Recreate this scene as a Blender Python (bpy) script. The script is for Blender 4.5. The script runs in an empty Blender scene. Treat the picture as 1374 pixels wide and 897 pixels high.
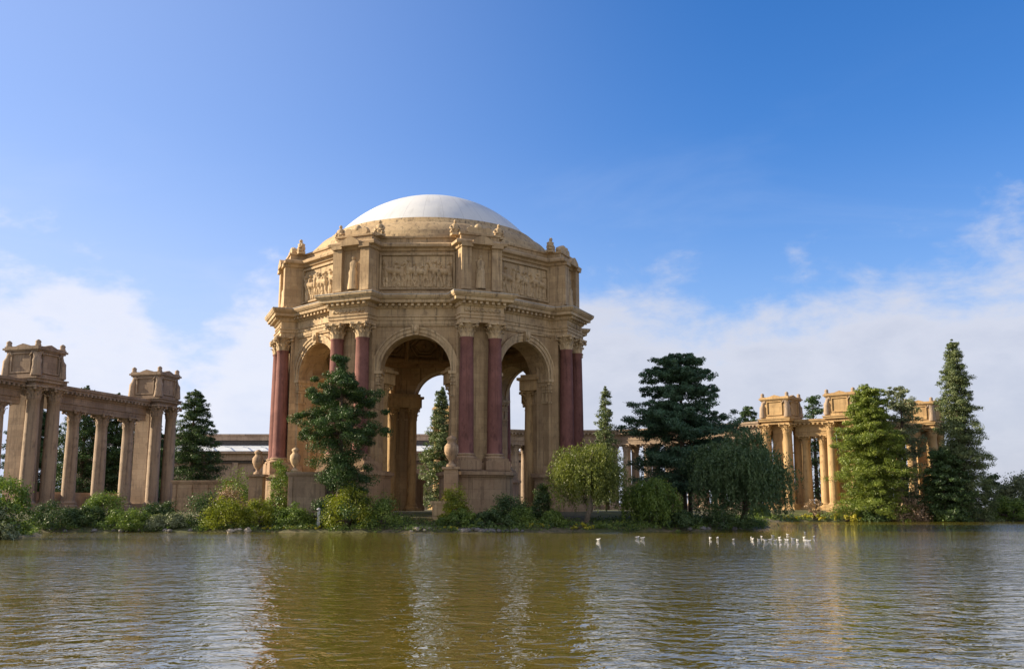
import bpy, math, random
import numpy as np
from mathutils import Vector, Matrix
R = math.radians
scene = bpy.context.scene
COL = scene.collection

# ------------------------------------------------------------------ camera, sky, sun, exposure
CAM_H, FPX, CX, CY, HOR = 2.8, 1345.0, 687.0, 448.5, 680.0
TILT = math.atan((HOR - CY) / FPX)
cd = bpy.data.cameras.new('camera'); cam = bpy.data.objects.new('camera', cd); COL.objects.link(cam)
cam.location = (0, 0, CAM_H); cam.rotation_euler = (R(90) + TILT, 0, 0)
cd.sensor_width = 36; cd.lens = 36 * FPX / 1374; cd.clip_end = 8000; cd.clip_start = 0.1
scene.camera = cam

SUN_AZ, SUN_EL = math.atan2(-.985, .12), R(24)       # azimuth measured from +Y towards +X
sdir = Vector((math.sin(SUN_AZ) * math.cos(SUN_EL), math.cos(SUN_AZ) * math.cos(SUN_EL), math.sin(SUN_EL)))
sl = bpy.data.lights.new('sun', 'SUN'); sl.energy = 4.9; sl.angle = R(0.53); sl.color = (1, .84, .60)
so = bpy.data.objects.new('sun', sl); COL.objects.link(so); so.rotation_euler = sdir.to_track_quat('Z', 'Y').to_euler()
scene.view_settings.view_transform = 'Standard'; scene.view_settings.look = 'None'
scene.view_settings.gamma = 1; scene.view_settings.exposure = 0.92; scene.view_settings.use_curve_mapping = False
scene.cycles.max_bounces = 6; scene.cycles.diffuse_bounces = 3; scene.cycles.transparent_max_bounces = 6


class NT:
    """tiny node-tree helper"""
    def __init__(s, tree): s.t = tree; s.n = tree.nodes; s.l = tree.links
    def new(s, kind, **kw):
        n = s.n.new(kind)
        for k, v in kw.items(): setattr(n, k, v)
        return n
    def put(s, sock, v):
        if isinstance(v, bpy.types.NodeSocket): s.l.new(v, sock)
        else: sock.default_value = v
    def math(s, op, a, b=0.0, c=None, clamp=False):
        n = s.new('ShaderNodeMath', operation=op); n.use_clamp = clamp
        s.put(n.inputs[0], a); s.put(n.inputs[1], b)
        if c is not None: s.put(n.inputs[2], c)
        return n.outputs[0]
    def maprange(s, v, a, b, c=0.0, d=1.0, smooth=True):
        n = s.new('ShaderNodeMapRange'); n.interpolation_type = 'SMOOTHSTEP' if smooth else 'LINEAR'
        for i, x in enumerate((v, a, b, c, d)): s.put(n.inputs[i], x)
        return n.outputs[0]
    def mix(s, f, a, b, mode='MIX'):
        n = s.new('ShaderNodeMix', data_type='RGBA', blend_type=mode)
        s.put(n.inputs[0], f)
        for i, v in ((6, a), (7, b)):
            s.put(n.inputs[i], (*v, 1) if isinstance(v, tuple) and len(v) == 3 else v)
        return n.outputs[2]
    def noise(s, vec, scale, detail=3.0, rough=.55, dist=0.0):
        n = s.new('ShaderNodeTexNoise'); s.put(n.inputs['Vector'], vec)
        n.inputs['Scale'].default_value = scale; n.inputs['Detail'].default_value = detail
        n.inputs['Roughness'].default_value = rough; n.inputs['Distortion'].default_value = dist
        return n.outputs['Fac']
    def mapping(s, vec, scale=(1, 1, 1), loc=(0, 0, 0), rot=(0, 0, 0)):
        n = s.new('ShaderNodeMapping'); s.put(n.inputs[0], vec)
        n.inputs[1].default_value = loc; n.inputs[2].default_value = rot; n.inputs[3].default_value = scale
        return n.outputs[0]


def make_world():
    w = bpy.data.worlds.new('World'); scene.world = w; w.use_nodes = True
    t = NT(w.node_tree); t.n.clear()
    sky = t.new('ShaderNodeTexSky', sky_type='NISHITA'); sky.sun_disc = False
    sky.sun_elevation = SUN_EL; sky.sun_rotation = SUN_AZ
    sky.air_density = 1.0; sky.dust_density = .6; sky.ozone_density = 3.0; sky.altitude = 0
    hs = t.new('ShaderNodeHueSaturation'); hs.inputs['Saturation'].default_value = 1.34; hs.inputs['Value'].default_value = 1.0
    t.l.new(t.mix(1.0, sky.outputs[0], (1.10, .99, 1.08), 'MULTIPLY'), hs.inputs['Color'])
    tc = t.new('ShaderNodeTexCoord').outputs['Generated']
    sp = t.new('ShaderNodeSeparateXYZ'); t.l.new(tc, sp.inputs[0])
    x, y, z = sp.outputs
    el = t.math('MULTIPLY', t.math('ARCSINE', z), 180 / math.pi)
    az = t.math('MULTIPLY', t.math('ARCTAN2', x, y), 180 / math.pi)
    # upper edge of the cloud bank (degrees of elevation) against compass bearing
    ramp = t.new('ShaderNodeValToRGB'); t.l.new(t.maprange(az, -60, 60, 0, 1, False), ramp.inputs[0])
    cr = ramp.color_ramp; cr.interpolation = 'EASE'
    pts = [(-60, 11), (-30, 14.2), (-22, 13.4), (-18, 9.0), (-14, 12.2), (-6, 9.2), (3, 12.6), (8, 13.8), (13, 12.4), (17, 12.2), (22, 13.0), (28, 13.8), (60, 11)]
    while len(cr.elements) < len(pts): cr.elements.new(.5)
    for e, (a, v) in zip(cr.elements, pts):
        e.position = (a + 60) / 120; e.color = (v / 20,) * 3 + (1,)
    edge = t.math('MULTIPLY', ramp.outputs[0], 20.0)
    v1 = t.mapping(tc, (1, 1, 1.9), (3.1, 1.7, .4))
    n1 = t.noise(v1, 5.5, 7, .58, .35)
    n2 = t.noise(v1, 17.0, 6, .6, .2)
    lump = t.math('ADD', t.math('MULTIPLY', t.math('SUBTRACT', n1, .5), 15.0), t.math('MULTIPLY', t.math('SUBTRACT', n2, .5), 8.0))
    d = t.math('ADD', t.math('SUBTRACT', edge, el), lump)
    right = t.maprange(az, -8, 6)
    dens = t.math('MULTIPLY', t.maprange(d, -1.0, t.math('ADD', t.math('MULTIPLY', right, 1.6), 2.8)), t.math('ADD', t.math('MULTIPLY', right, .20), .70))
    # thin high veil towards the sun side
    veil = t.math('MULTIPLY', t.maprange(t.noise(t.mapping(tc, (1, 1, 3.2), (.3, 2.2, 0)), 3.0, 6, .6, .5), .46, .80), t.maprange(el, 27, 7))
    veil = t.math('MULTIPLY', veil, .26)
    glow = t.math('MULTIPLY', t.maprange(az, 16, -36), .40)
    haze = t.math('MULTIPLY', t.maprange(el, 22, 0), t.math('ADD', t.math('MULTIPLY', glow, .8), .28))
    milk = t.math('ADD', t.math('ADD', veil, haze), t.math('MULTIPLY', glow, 1.05))
    shade = t.maprange(t.math('ADD', d, t.math('MULTIPLY', t.math('SUBTRACT', n2, .5), 7.0)), 2.0, 14.0)
    bright = t.mix(right, (4.9, 4.85, 5.1), (3.75, 3.85, 4.35))
    low = t.mix(right, (3.7, 3.95, 4.8), (2.95, 3.15, 3.8))
    cloud = t.mix(shade, bright, low)
    colr = t.mix(dens, t.mix(milk, hs.outputs[0], t.mix(right, (3.3, 3.85, 5.3), (3.3, 3.8, 5.0))), cloud)
    # unseen bright overcast, added behind the viewer to fill the shaded fronts
    backn = t.maprange(t.noise(tc, 3.2, 6, .6, .3), .30, .62)
    colr = t.mix(t.math('MULTIPLY', t.maprange(y, .05, -.35), backn), colr, (4.5, 4.3, 4.0))
    bg = t.new('ShaderNodeBackground'); bg.inputs[1].default_value = 0.1; t.l.new(colr, bg.inputs[0])
    out = t.new('ShaderNodeOutputWorld'); t.l.new(bg.outputs[0], out.inputs[0])
make_world()


def at(px, py, Y):
    """world (X, Z) of photograph pixel px,py on the vertical plane at distance Y"""
    a = (px - CX) / FPX; b = (CY - py) / FPX
    c, s = math.cos(TILT), math.sin(TILT)
    dy = c - b * s; dz = s + b * c
    return a / dy * Y, CAM_H + dz / dy * Y


# ------------------------------------------------------------------ mesh helpers
class MB:
    def __init__(s): s.v = []; s.f = []; s.sm = []
    def add(s, vs, fs, smooth=False):
        o = len(s.v); s.v += [tuple(p) for p in vs]
        for f in fs: s.f.append([i + o for i in f]); s.sm.append(smooth)
        return s
    def box(s, c, d, frame=None, taper=0.0):
        x, y, z = c; a, b, h = d[0] / 2, d[1] / 2, d[2] / 2
        P = []
        for sz in (-1, 1):
            k = 1 - taper if sz > 0 else 1
            for sx, sy in ((-1, -1), (1, -1), (1, 1), (-1, 1)):
                P.append(Vector((x + sx * a * k, y + sy * b * k, z + sz * h)))
        if frame is not None: P = [frame @ p for p in P]
        return s.add(P, [(3, 2, 1, 0), (4, 5, 6, 7), (0, 1, 5, 4), (1, 2, 6, 5), (2, 3, 7, 6), (3, 0, 4, 7)])
    def lathe(s, prof, n=24, c=(0, 0, 0), smooth=True, caps=True, flute=0.0, frame=None):
        vs = []
        for r, z in prof:
            for i in range(n):
                a = 2 * math.pi * i / n
                rr = r * (1 - flute * (i % 2))
                p = Vector((c[0] + rr * math.cos(a), c[1] + rr * math.sin(a), c[2] + z))
                vs.append(frame @ p if frame is not None else p)
        fs = []
        for k in range(len(prof) - 1):
            for i in range(n):
                j = (i + 1) % n
                fs.append((k * n + i, k * n + j, (k + 1) * n + j, (k + 1) * n + i))
        s.add(vs, fs, smooth)
        if caps:
            s.add(vs[:n], [tuple(range(n))[::-1]]); s.add(vs[-n:], [tuple(range(n))])
        return s
    def tube(s, pts, rad, n=7, smooth=True):
        pts = [Vector(p) for p in pts]; vs = []; fs = []
        for i, p in enumerate(pts):
            t = (pts[min(i + 1, len(pts) - 1)] - pts[max(i - 1, 0)]).normalized()
            u = t.cross(Vector((0.31, .17, .94)))
            if u.length < .05: u = t.cross(Vector((1, 0, 0)))
            u.normalize(); w = t.cross(u)
            r = rad[i] if isinstance(rad, (list, tuple)) else rad
            for k in range(n):
                a = 2 * math.pi * k / n
                vs.append(p + (u * math.cos(a) + w * math.sin(a)) * r)
        for i in range(len(pts) - 1):
            for k in range(n):
                j = (k + 1) % n
                fs.append((i * n + k, i * n + j, (i + 1) * n + j, (i + 1) * n + k))
        fs.append(tuple(range(n))[::-1]); fs.append(tuple(range((len(pts) - 1) * n, len(pts) * n)))
        return s.add(vs, fs, smooth)
    def ball(s, c, r, n=10, m=7, frame=None):
        rx, ry, rz = r if isinstance(r, (tuple, list)) else (r, r, r)
        vs = []; fs = []
        for j in range(m + 1):
            th = math.pi * j / m
            for i in range(n):
                a = 2 * math.pi * i / n
                p = Vector((c[0] + rx * math.sin(th) * math.cos(a), c[1] + ry * math.sin(th) * math.sin(a), c[2] - rz * math.cos(th)))
                vs.append(frame @ p if frame is not None else p)
        for j in range(m):
            for i in range(n):
                k = (i + 1) % n
                fs.append((j * n + i, j * n + k, (j + 1) * n + k, (j + 1) * n + i))
        return s.add(vs, fs, True)
    def prism(s, poly, z0, z1, frame=None):
        n = len(poly)
        vs = [Vector((p[0], p[1], z0)) for p in poly] + [Vector((p[0], p[1], z1)) for p in poly]
        if frame is not None: vs = [frame @ p for p in vs]
        return s.add(vs, [tuple(range(n))[::-1], tuple(range(n, 2 * n))] + [(i, (i + 1) % n, n + (i + 1) % n, n + i) for i in range(n)])
    def rings(s, rings, smooth=False):
        n = len(rings[0]); vs = [p for r in rings for p in r]
        fs = [(k * n + i, k * n + (i + 1) % n, (k + 1) * n + (i + 1) % n, (k + 1) * n + i) for k in range(len(rings) - 1) for i in range(n)]
        return s.add(vs, fs, smooth)
    def mesh(s, name):
        me = bpy.data.meshes.new(name); me.from_pydata(s.v, [], s.f)
        me.polygons.foreach_set('use_smooth', s.sm); me.validate(); me.update(); return me
    def build(s, name, mat, parent=None, loc=(0, 0, 0)):
        return link(name, s.mesh(name), mat, parent, loc)


def link(name, me, mat, parent=None, loc=(0, 0, 0), rz=0.0):
    if mat is not None and not me.materials: me.materials.append(mat)
    o = bpy.data.objects.new(name, me); COL.objects.link(o); o.parent = parent
    o.location = loc; o.rotation_euler = (0, 0, rz); return o
def tag(o, label=None, cat=None, group=None, kind=None):
    for k, v in (('label', label), ('category', cat), ('group', group), ('kind', kind)):
        if v: o[k] = v
    return o
def thing(name, label, cat, loc=(0, 0, 0), rz=0.0, group=None):
    o = bpy.data.objects.new(name, None); COL.objects.link(o); o.location = loc; o.rotation_euler = (0, 0, rz)
    o.empty_display_size = .5
    return tag(o, label, cat, group)
def dup(o, parent=None, loc=None, rz=None):
    c = o.copy(); COL.objects.link(c); c.parent = parent
    if loc is not None: c.location = loc
    if rz is not None: c.rotation_euler = (0, 0, rz)
    for ch in o.children: dup(ch, c)
    return c
def frame(u, o=(0, 0, 0)):
    """local x = along the wall, y = outward u, z = up"""
    u = Vector((u[0], u[1], 0)).normalized(); t = Vector((-u.y, u.x, 0))
    return Matrix(((t.x, u.x, 0, o[0]), (t.y, u.y, 0, o[1]), (0, 0, 1, o[2]), (0, 0, 0, 1)))


# ------------------------------------------------------------------ materials
MATS = {}
def stone(name, c1, c2, stain=.35, course=.95, rough=.85):
    m = bpy.data.materials.new(name); m.use_nodes = True; t = NT(m.node_tree)
    b = t.n['Principled BSDF']; tc = t.new('ShaderNodeTexCoord').outputs['Object']
    n1 = t.noise(tc, .35, 5, .6); n2 = t.noise(tc, 2.6, 5, .65)
    col = t.mix(t.maprange(n1, .33, .68), c1, c2)
    streak = t.noise(t.mapping(tc, (2.4, 2.4, .10)), 1.0, 6, .68)
    col = t.mix(t.math('MULTIPLY', t.maprange(streak, .50, .68), stain * 1.6), col, (c1[0] * .34, c1[1] * .36, c1[2] * .42))
    col = t.mix(t.math('MULTIPLY', t.maprange(n2, .35, .75), .30), col, (c2[0] * 1.18, c2[1] * 1.15, c2[2] * 1.08))
    patch = t.noise(t.mapping(tc, (1, 1, .7), (7, 3, 1)), .16, 6, .62, .6)
    col = t.mix(t.math('MULTIPLY', t.maprange(patch, .46, .60), .5), col, (c1[0] * .60, c1[1] * .58, c1[2] * .58))
    grime = t.noise(t.mapping(tc, (1, 1, .45), (2, 9, 4)), .9, 6, .7, .3)
    col = t.mix(t.math('MULTIPLY', t.maprange(grime, .52, .68), .62), col, (c1[0] * .42, c1[1] * .42, c1[2] * .46))
    hgt = t.math('MULTIPLY', n2, .5)
    if course:
        sp = t.new('ShaderNodeSeparateXYZ'); t.l.new(tc, sp.inputs[0])
        fz = t.math('FRACT', t.math('DIVIDE', sp.outputs[2], course))
        jl = t.math('LESS_THAN', fz, .045)
        row = t.math('FLOOR', t.math('DIVIDE', sp.outputs[2], course))
        off = t.math('MULTIPLY', row, .5)
        fx = t.math('FRACT', t.math('ADD', t.math('DIVIDE', t.math('ADD', sp.outputs[0], t.math('MULTIPLY', sp.outputs[1], .83)), course * 2.2), off))
        jl = t.math('MAXIMUM', jl, t.math('LESS_THAN', fx, .022))
        cx_ = t.math('FLOOR', t.math('ADD', t.math('DIVIDE', t.math('ADD', sp.outputs[0], t.math('MULTIPLY', sp.outputs[1], .83)), course * 2.2), off))
        wn = t.new('ShaderNodeTexWhiteNoise', noise_dimensions='2D'); cmb = t.new('ShaderNodeCombineXYZ')
        t.l.new(cx_, cmb.inputs[0]); t.l.new(row, cmb.inputs[1]); t.l.new(cmb.outputs[0], wn.inputs['Vector'])
        col = t.mix(t.math('MULTIPLY', wn.outputs['Value'], .48), col, (c1[0] * .62, c1[1] * .60, c1[2] * .60))
        col = t.mix(t.math('MULTIPLY', jl, .32), col, (c1[0] * .35, c1[1] * .35, c1[2] * .35))
        hgt = t.math('SUBTRACT', hgt, t.math('MULTIPLY', jl, .5))
    t.l.new(col, b.inputs['Base Color']); b.inputs['Roughness'].default_value = rough
    b.inputs['Specular IOR Level'].default_value = .25
    bp = t.new('ShaderNodeBump'); bp.inputs['Strength'].default_value = .5; bp.inputs['Distance'].default_value = .05
    t.l.new(hgt, bp.inputs['Height']); t.l.new(bp.outputs[0], b.inputs['Normal'])
    return m

def plain(name, c, rough=.7, var=.25, scale=3.0, spec=.3):
    m = bpy.data.materials.new(name); m.use_nodes = True; t = NT(m.node_tree)
    b = t.n['Principled BSDF']; tc = t.new('ShaderNodeTexCoord').outputs['Object']
    n = t.noise(tc, scale, 5, .6)
    col = t.mix(t.maprange(n, .3, .7), tuple(x * (1 - var) for x in c), tuple(min(1, x * (1 + var)) for x in c))
    t.l.new(col, b.inputs['Base Color']); b.inputs['Roughness'].default_value = rough
    b.inputs['Specular IOR Level'].default_value = spec
    bp = t.new('ShaderNodeBump'); bp.inputs['Strength'].default_value = .3; bp.inputs['Distance'].default_value = .03
    t.l.new(n, bp.inputs['Height']); t.l.new(bp.outputs[0], b.inputs['Normal'])
    return m

def leaf(name, dark, light, trans=.30):
    m = bpy.data.materials.new(name); m.use_nodes = True; t = NT(m.node_tree); t.n.clear()
    g = t.new('ShaderNodeNewGeometry'); tc = t.new('ShaderNodeTexCoord').outputs['Object']
    n = t.noise(tc, .55, 3, .6)
    f = t.math('ADD', t.math('MULTIPLY', g.outputs['Random Per Island'], .55), t.math('MULTIPLY', t.maprange(n, .35, .68), .55), clamp=True)
    col = t.mix(f, dark, light)
    d = t.new('ShaderNodeBsdfDiffuse'); t.l.new(col, d.inputs[0])
    tr = t.new('ShaderNodeBsdfTranslucent'); t.l.new(t.mix(1.0, col, (1.0, 1.05, .45), 'MULTIPLY'), tr.inputs[0])
    gl = t.new('ShaderNodeBsdfGlossy'); gl.inputs[0].default_value = (1, 1, 1, 1); gl.inputs['Roughness'].default_value = .45
    mx = t.new('ShaderNodeMixShader'); mx.inputs[0].default_value = trans; t.l.new(d.outputs[0], mx.inputs[1]); t.l.new(tr.outputs[0], mx.inputs[2])
    m2 = t.new('ShaderNodeMixShader'); m2.inputs[0].default_value = .025; t.l.new(mx.outputs[0], m2.inputs[1]); t.l.new(gl.outputs[0], m2.inputs[2])
    o = t.new('ShaderNodeOutputMaterial'); t.l.new(m2.outputs[0], o.inputs[0])
    return m

M = MATS
M['stone'] = stone('ochre_stone', (.46, .325, .19), (.57, .42, .255), .62)
M['stone_plain'] = stone('ochre_carved_stone', (.47, .34, .205), (.58, .44, .275), .62, None)
M['cornice'] = stone('weathered_cornice_stone', (.40, .29, .175), (.49, .37, .23), .55, None)
M['red'] = stone('red_column_stone', (.175, .078, .068), (.25, .115, .10), .40, None)
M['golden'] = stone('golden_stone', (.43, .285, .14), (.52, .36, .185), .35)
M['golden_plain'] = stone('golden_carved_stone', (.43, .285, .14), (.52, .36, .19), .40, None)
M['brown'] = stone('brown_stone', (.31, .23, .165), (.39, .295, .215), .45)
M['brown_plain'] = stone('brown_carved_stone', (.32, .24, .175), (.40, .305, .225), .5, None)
M['pedestal'] = stone('pedestal_stone', (.37, .25, .16), (.47, .34, .22), .55, 1.25)
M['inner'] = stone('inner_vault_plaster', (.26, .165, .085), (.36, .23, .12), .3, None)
M['dome_tan'] = stone('tan_dome_plaster', (.42, .30, .17), (.50, .37, .215), .7, None)
def dome_paint():
    m = bpy.data.materials.new('white_dome_paint'); m.use_nodes = True; t = NT(m.node_tree); b = t.n['Principled BSDF']
    tc = t.new('ShaderNodeTexCoord').outputs['Object']; sp = t.new('ShaderNodeSeparateXYZ'); t.l.new(tc, sp.inputs[0])
    a = t.math('ARCTAN2', sp.outputs[1], sp.outputs[0]); seam = t.math('LESS_THAN', t.math('FRACT', t.math('MULTIPLY', a, 32 / (2 * math.pi))), .035)
    cm = t.new('ShaderNodeCombineXYZ'); t.l.new(t.math('MULTIPLY', a, 14.0), cm.inputs[0]); t.l.new(t.math('MULTIPLY', sp.outputs[2], .22), cm.inputs[1])
    run = t.noise(cm.outputs[0], 1.0, 5, .65); n = t.noise(tc, .22, 5, .6)
    col = t.mix(t.maprange(n, .38, .66), (.70, .70, .68), (.60, .61, .62))
    col = t.mix(t.math('MULTIPLY', t.maprange(run, .5, .75), .45), col, (.42, .41, .38)); col = t.mix(t.math('MULTIPLY', seam, .35), col, (.36, .36, .36))
    t.l.new(col, b.inputs['Base Color']); b.inputs['Roughness'].default_value = .5
    return m
M['dome_white'] = dome_paint()
M['ledge'] = stone('pale_ledge_stone', (.46, .42, .37), (.55, .51, .46), .4, None)
M['roofgrey'] = plain('pale_roof_metal', (.62, .65, .68), .5, .1, .4)
M['hall'] = stone('hall_wall_plaster', (.37, .26, .19), (.45, .33, .24), .3, None)
M['hall_dark'] = plain('dark_gutter', (.10, .085, .08), .7)
M['bark'] = plain('grey_brown_bark', (.10, .075, .055), .95, .4, 6)
M['bark_pale'] = plain('pale_bark', (.22, .18, .14), .95, .35, 6)
M['rock'] = plain('shore_rock', (.15, .14, .135), .9, .45, 2.2)
M['rock_pale'] = plain('pale_shore_rock', (.36, .31, .25), .9, .3, 2.2)
M['feather'] = plain('white_feathers', (.62, .62, .63), .8, .08, 8)
M['beak'] = plain('orange_beak', (.55, .26, .04), .5)
M['post'] = plain('white_post_paint', (.42, .42, .48), .6, .12)
M['fir'] = leaf('dark_fir_needles', (0.023, 0.049, 0.019), (0.085, 0.142, 0.042), .15)
M['pine_dark'] = leaf('blue_dark_pine_needles', (0.032, 0.070, 0.046), (0.096, 0.180, 0.096), .12)
M['conifer_lit'] = leaf('fresh_conifer_needles', (0.076, 0.128, 0.020), (0.272, 0.323, 0.054), .28)
M['spire'] = leaf('spire_conifer_needles', (0.049, 0.087, 0.038), (0.218, 0.257, 0.104), .2)
M['front'] = leaf('front_conifer_needles', (0.019, 0.042, 0.015), (0.076, 0.137, 0.034), .15)
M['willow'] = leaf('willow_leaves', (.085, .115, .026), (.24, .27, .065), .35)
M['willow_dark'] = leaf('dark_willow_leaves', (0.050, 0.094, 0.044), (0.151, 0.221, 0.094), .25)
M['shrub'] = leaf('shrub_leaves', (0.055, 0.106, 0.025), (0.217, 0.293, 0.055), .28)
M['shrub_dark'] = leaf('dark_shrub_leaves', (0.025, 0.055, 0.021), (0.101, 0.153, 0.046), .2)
M['shrub_lime'] = leaf('lime_shrub_leaves', (0.101, 0.144, 0.014), (0.317, 0.331, 0.032), .35)
M['shrub_grey'] = leaf('grey_green_shrub_leaves', (0.095, 0.123, 0.067), (0.285, 0.314, 0.171), .25)
M['dry'] = leaf('dry_twig_leaves', (0.204, 0.145, 0.085), (0.425, 0.289, 0.187), .2)
M['yellow'] = leaf('yellow_shore_plants', (0.234, 0.234, 0.022), (0.612, 0.522, 0.054), .3)


def water_mat():
    m = bpy.data.materials.new('lagoon_water'); m.use_nodes = True; t = NT(m.node_tree)
    b = t.n['Principled BSDF']; tc = t.new('ShaderNodeTexCoord').outputs['Object']
    n = t.noise(tc, .03, 3, .5)
    t.l.new(t.mix(t.maprange(n, .3, .7), (.110, .088, .010), (.135, .106, .015)), b.inputs['Base Color'])
    b.inputs['Roughness'].default_value = .03; b.inputs['IOR'].default_value = 2.3
    a = t.noise(t.mapping(tc, (1.0, 1.0, 1), rot=(0, 0, .2)), 1.7, 3, .55, .6)
    c = t.noise(t.mapping(tc, (.9, 1.1, 1), rot=(0, 0, -.35)), .62, 3, .5, .3)
    gust = t.maprange(t.noise(t.mapping(tc, (.35, 1, 1)), .035, 3, .55), .35, .66, .55, 1.2)
    sy = t.new('ShaderNodeSeparateXYZ'); t.l.new(tc, sy.inputs[0]); gust = t.math('MULTIPLY', gust, t.maprange(sy.outputs[1], 22, 60, .62, 1.1))     # calmer in the lee of the near bank
    h = t.math('ADD', t.math('MULTIPLY', a, .105), t.math('MULTIPLY', c, .12))
    h = t.math('MULTIPLY', h, gust)
    bp = t.new('ShaderNodeBump'); bp.inputs['Strength'].default_value = 1.0; bp.inputs['Distance'].default_value = 1.0
    t.l.new(h, bp.inputs['Height']); t.l.new(bp.outputs[0], b.inputs['Normal'])
    return m
def ground_mat():
    m = bpy.data.materials.new('bank_soil_and_grass'); m.use_nodes = True; t = NT(m.node_tree)
    b = t.n['Principled BSDF']; tc = t.new('ShaderNodeTexCoord').outputs['Object']
    n = t.noise(tc, .12, 6, .6); n2 = t.noise(tc, 1.7, 5, .65)
    col = t.mix(t.maprange(n, .40, .62), (.075, .085, .018), (.17, .13, .075))
    col = t.mix(t.maprange(n2, .35, .7), col, (.05, .055, .018))
    t.l.new(col, b.inputs['Base Color']); b.inputs['Roughness'].default_value = .95
    bp = t.new('ShaderNodeBump'); bp.inputs['Strength'].default_value = .7; bp.inputs['Distance'].default_value = .1
    t.l.new(n2, bp.inputs['Height']); t.l.new(bp.outputs[0], b.inputs['Normal'])
    return m
M['water'] = water_mat(); M['ground'] = ground_mat()

# ------------------------------------------------------------------ ground and water
SHORE = [(-60, -2), (-66, 40), (-52, 70), (-45.5, 88), (-47, 100), (-51, 109), (-54, 115), (-42, 117.3), (-29, 116.5), (-16, 115), (-4, 114.5), (6, 116.5), (19, 121),
         (29, 127), (35, 140), (40, 165), (45, 190), (54, 201), (75, 205), (100, 206), (125, 202), (160, 185), (200, 130), (210, 40), (190, -2)]
def shore_dist(X, Y):
    """signed distance to the shoreline, positive on land (numpy arrays)"""
    P = np.array(SHORE, float); Q = np.roll(P, -1, 0)
    best = np.full(X.shape, 1e9); inside = np.zeros(X.shape, bool)
    for (ax, ay), (bx, by) in zip(P, Q):
        dx, dy = bx - ax, by - ay
        tt = np.clip(((X - ax) * dx + (Y - ay) * dy) / (dx * dx + dy * dy), 0, 1)
        best = np.minimum(best, np.hypot(X - ax - tt * dx, Y - ay - tt * dy))
        cond = ((ay > Y) != (by > Y)) & (X < (bx - ax) * (Y - ay) / (by - ay + 1e-12) + ax)
        inside ^= cond
    return np.where(inside, -best, best)
def height(X, Y):
    d = shore_dist(X, Y)
    d = d + .5 * np.sin(X * .9 + 1.3 * np.sin(Y * .31)) + .35 * np.sin(X * 2.1 + Y * 1.3)
    land = .22 + .55 * np.clip(d / 3.5, 0, 1) + 1.43 * np.clip((d - 4) / 11.0, 0, 1)
    bed = -np.clip(-d / 6.0, 0, 1) * 1.6
    s = np.clip((d + .6) / 1.2, 0, 1)
    return bed * (1 - s) + land * s
def gz(x, y):
    return float(height(np.array([float(x)]), np.array([float(y)]))[0])
def axis(lo, hi, step, far):
    core = list(np.arange(lo, hi + .01, step))
    pre = [-far, -far * .4, -700, -420, -300] if lo < 0 else [-far, -500, -120, -40]
    return np.array([p for p in pre if p < lo - 5] + core + [q for q in (300, 420, 700, far * .4, far) if q > hi + 5])
gx = axis(-230, 230, 1.5, 4000); gy = np.array([-4000, -1200, -400, -120, -40, -20, -10, -5] + list(np.arange(0, 300, 1.5)) + [310, 330, 370, 450, 700, 1600, 4500])
GX, GY = np.meshgrid(gx, gy); GZ = height(GX, GY)
nx, ny = len(gx), len(gy)
idx = np.arange(nx * ny).reshape(ny, nx)
quads = np.stack([idx[:-1, :-1], idx[:-1, 1:], idx[1:, 1:], idx[1:, :-1]], -1).reshape(-1, 4)
def np_mesh(name, V, F, smooth=False):
    me = bpy.data.meshes.new(name); k = F.shape[1]
    me.vertices.add(len(V)); me.vertices.foreach_set('co', np.ascontiguousarray(V, np.float32).ravel())
    me.loops.add(F.size); me.loops.foreach_set('vertex_index', np.ascontiguousarray(F, np.int32).ravel())
    me.polygons.add(len(F)); me.polygons.foreach_set('loop_start', np.arange(0, F.size, k, dtype=np.int32))
    me.polygons.foreach_set('loop_total', np.full(len(F), k, np.int32))
    me.polygons.foreach_set('use_smooth', np.full(len(F), smooth))
    me.update(calc_edges=True); return me
tag(link('ground', np_mesh('ground', np.stack([GX.ravel(), GY.ravel(), GZ.ravel()], 1), quads, True), M['ground']), kind='structure')
tag(link('water', MB().add([(-260, -6, 0), (260, -6, 0), (260, 260, 0), (-260, 260, 0)], [(0, 1, 2, 3)]).mesh('water'), M['water']), kind='structure')


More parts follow.
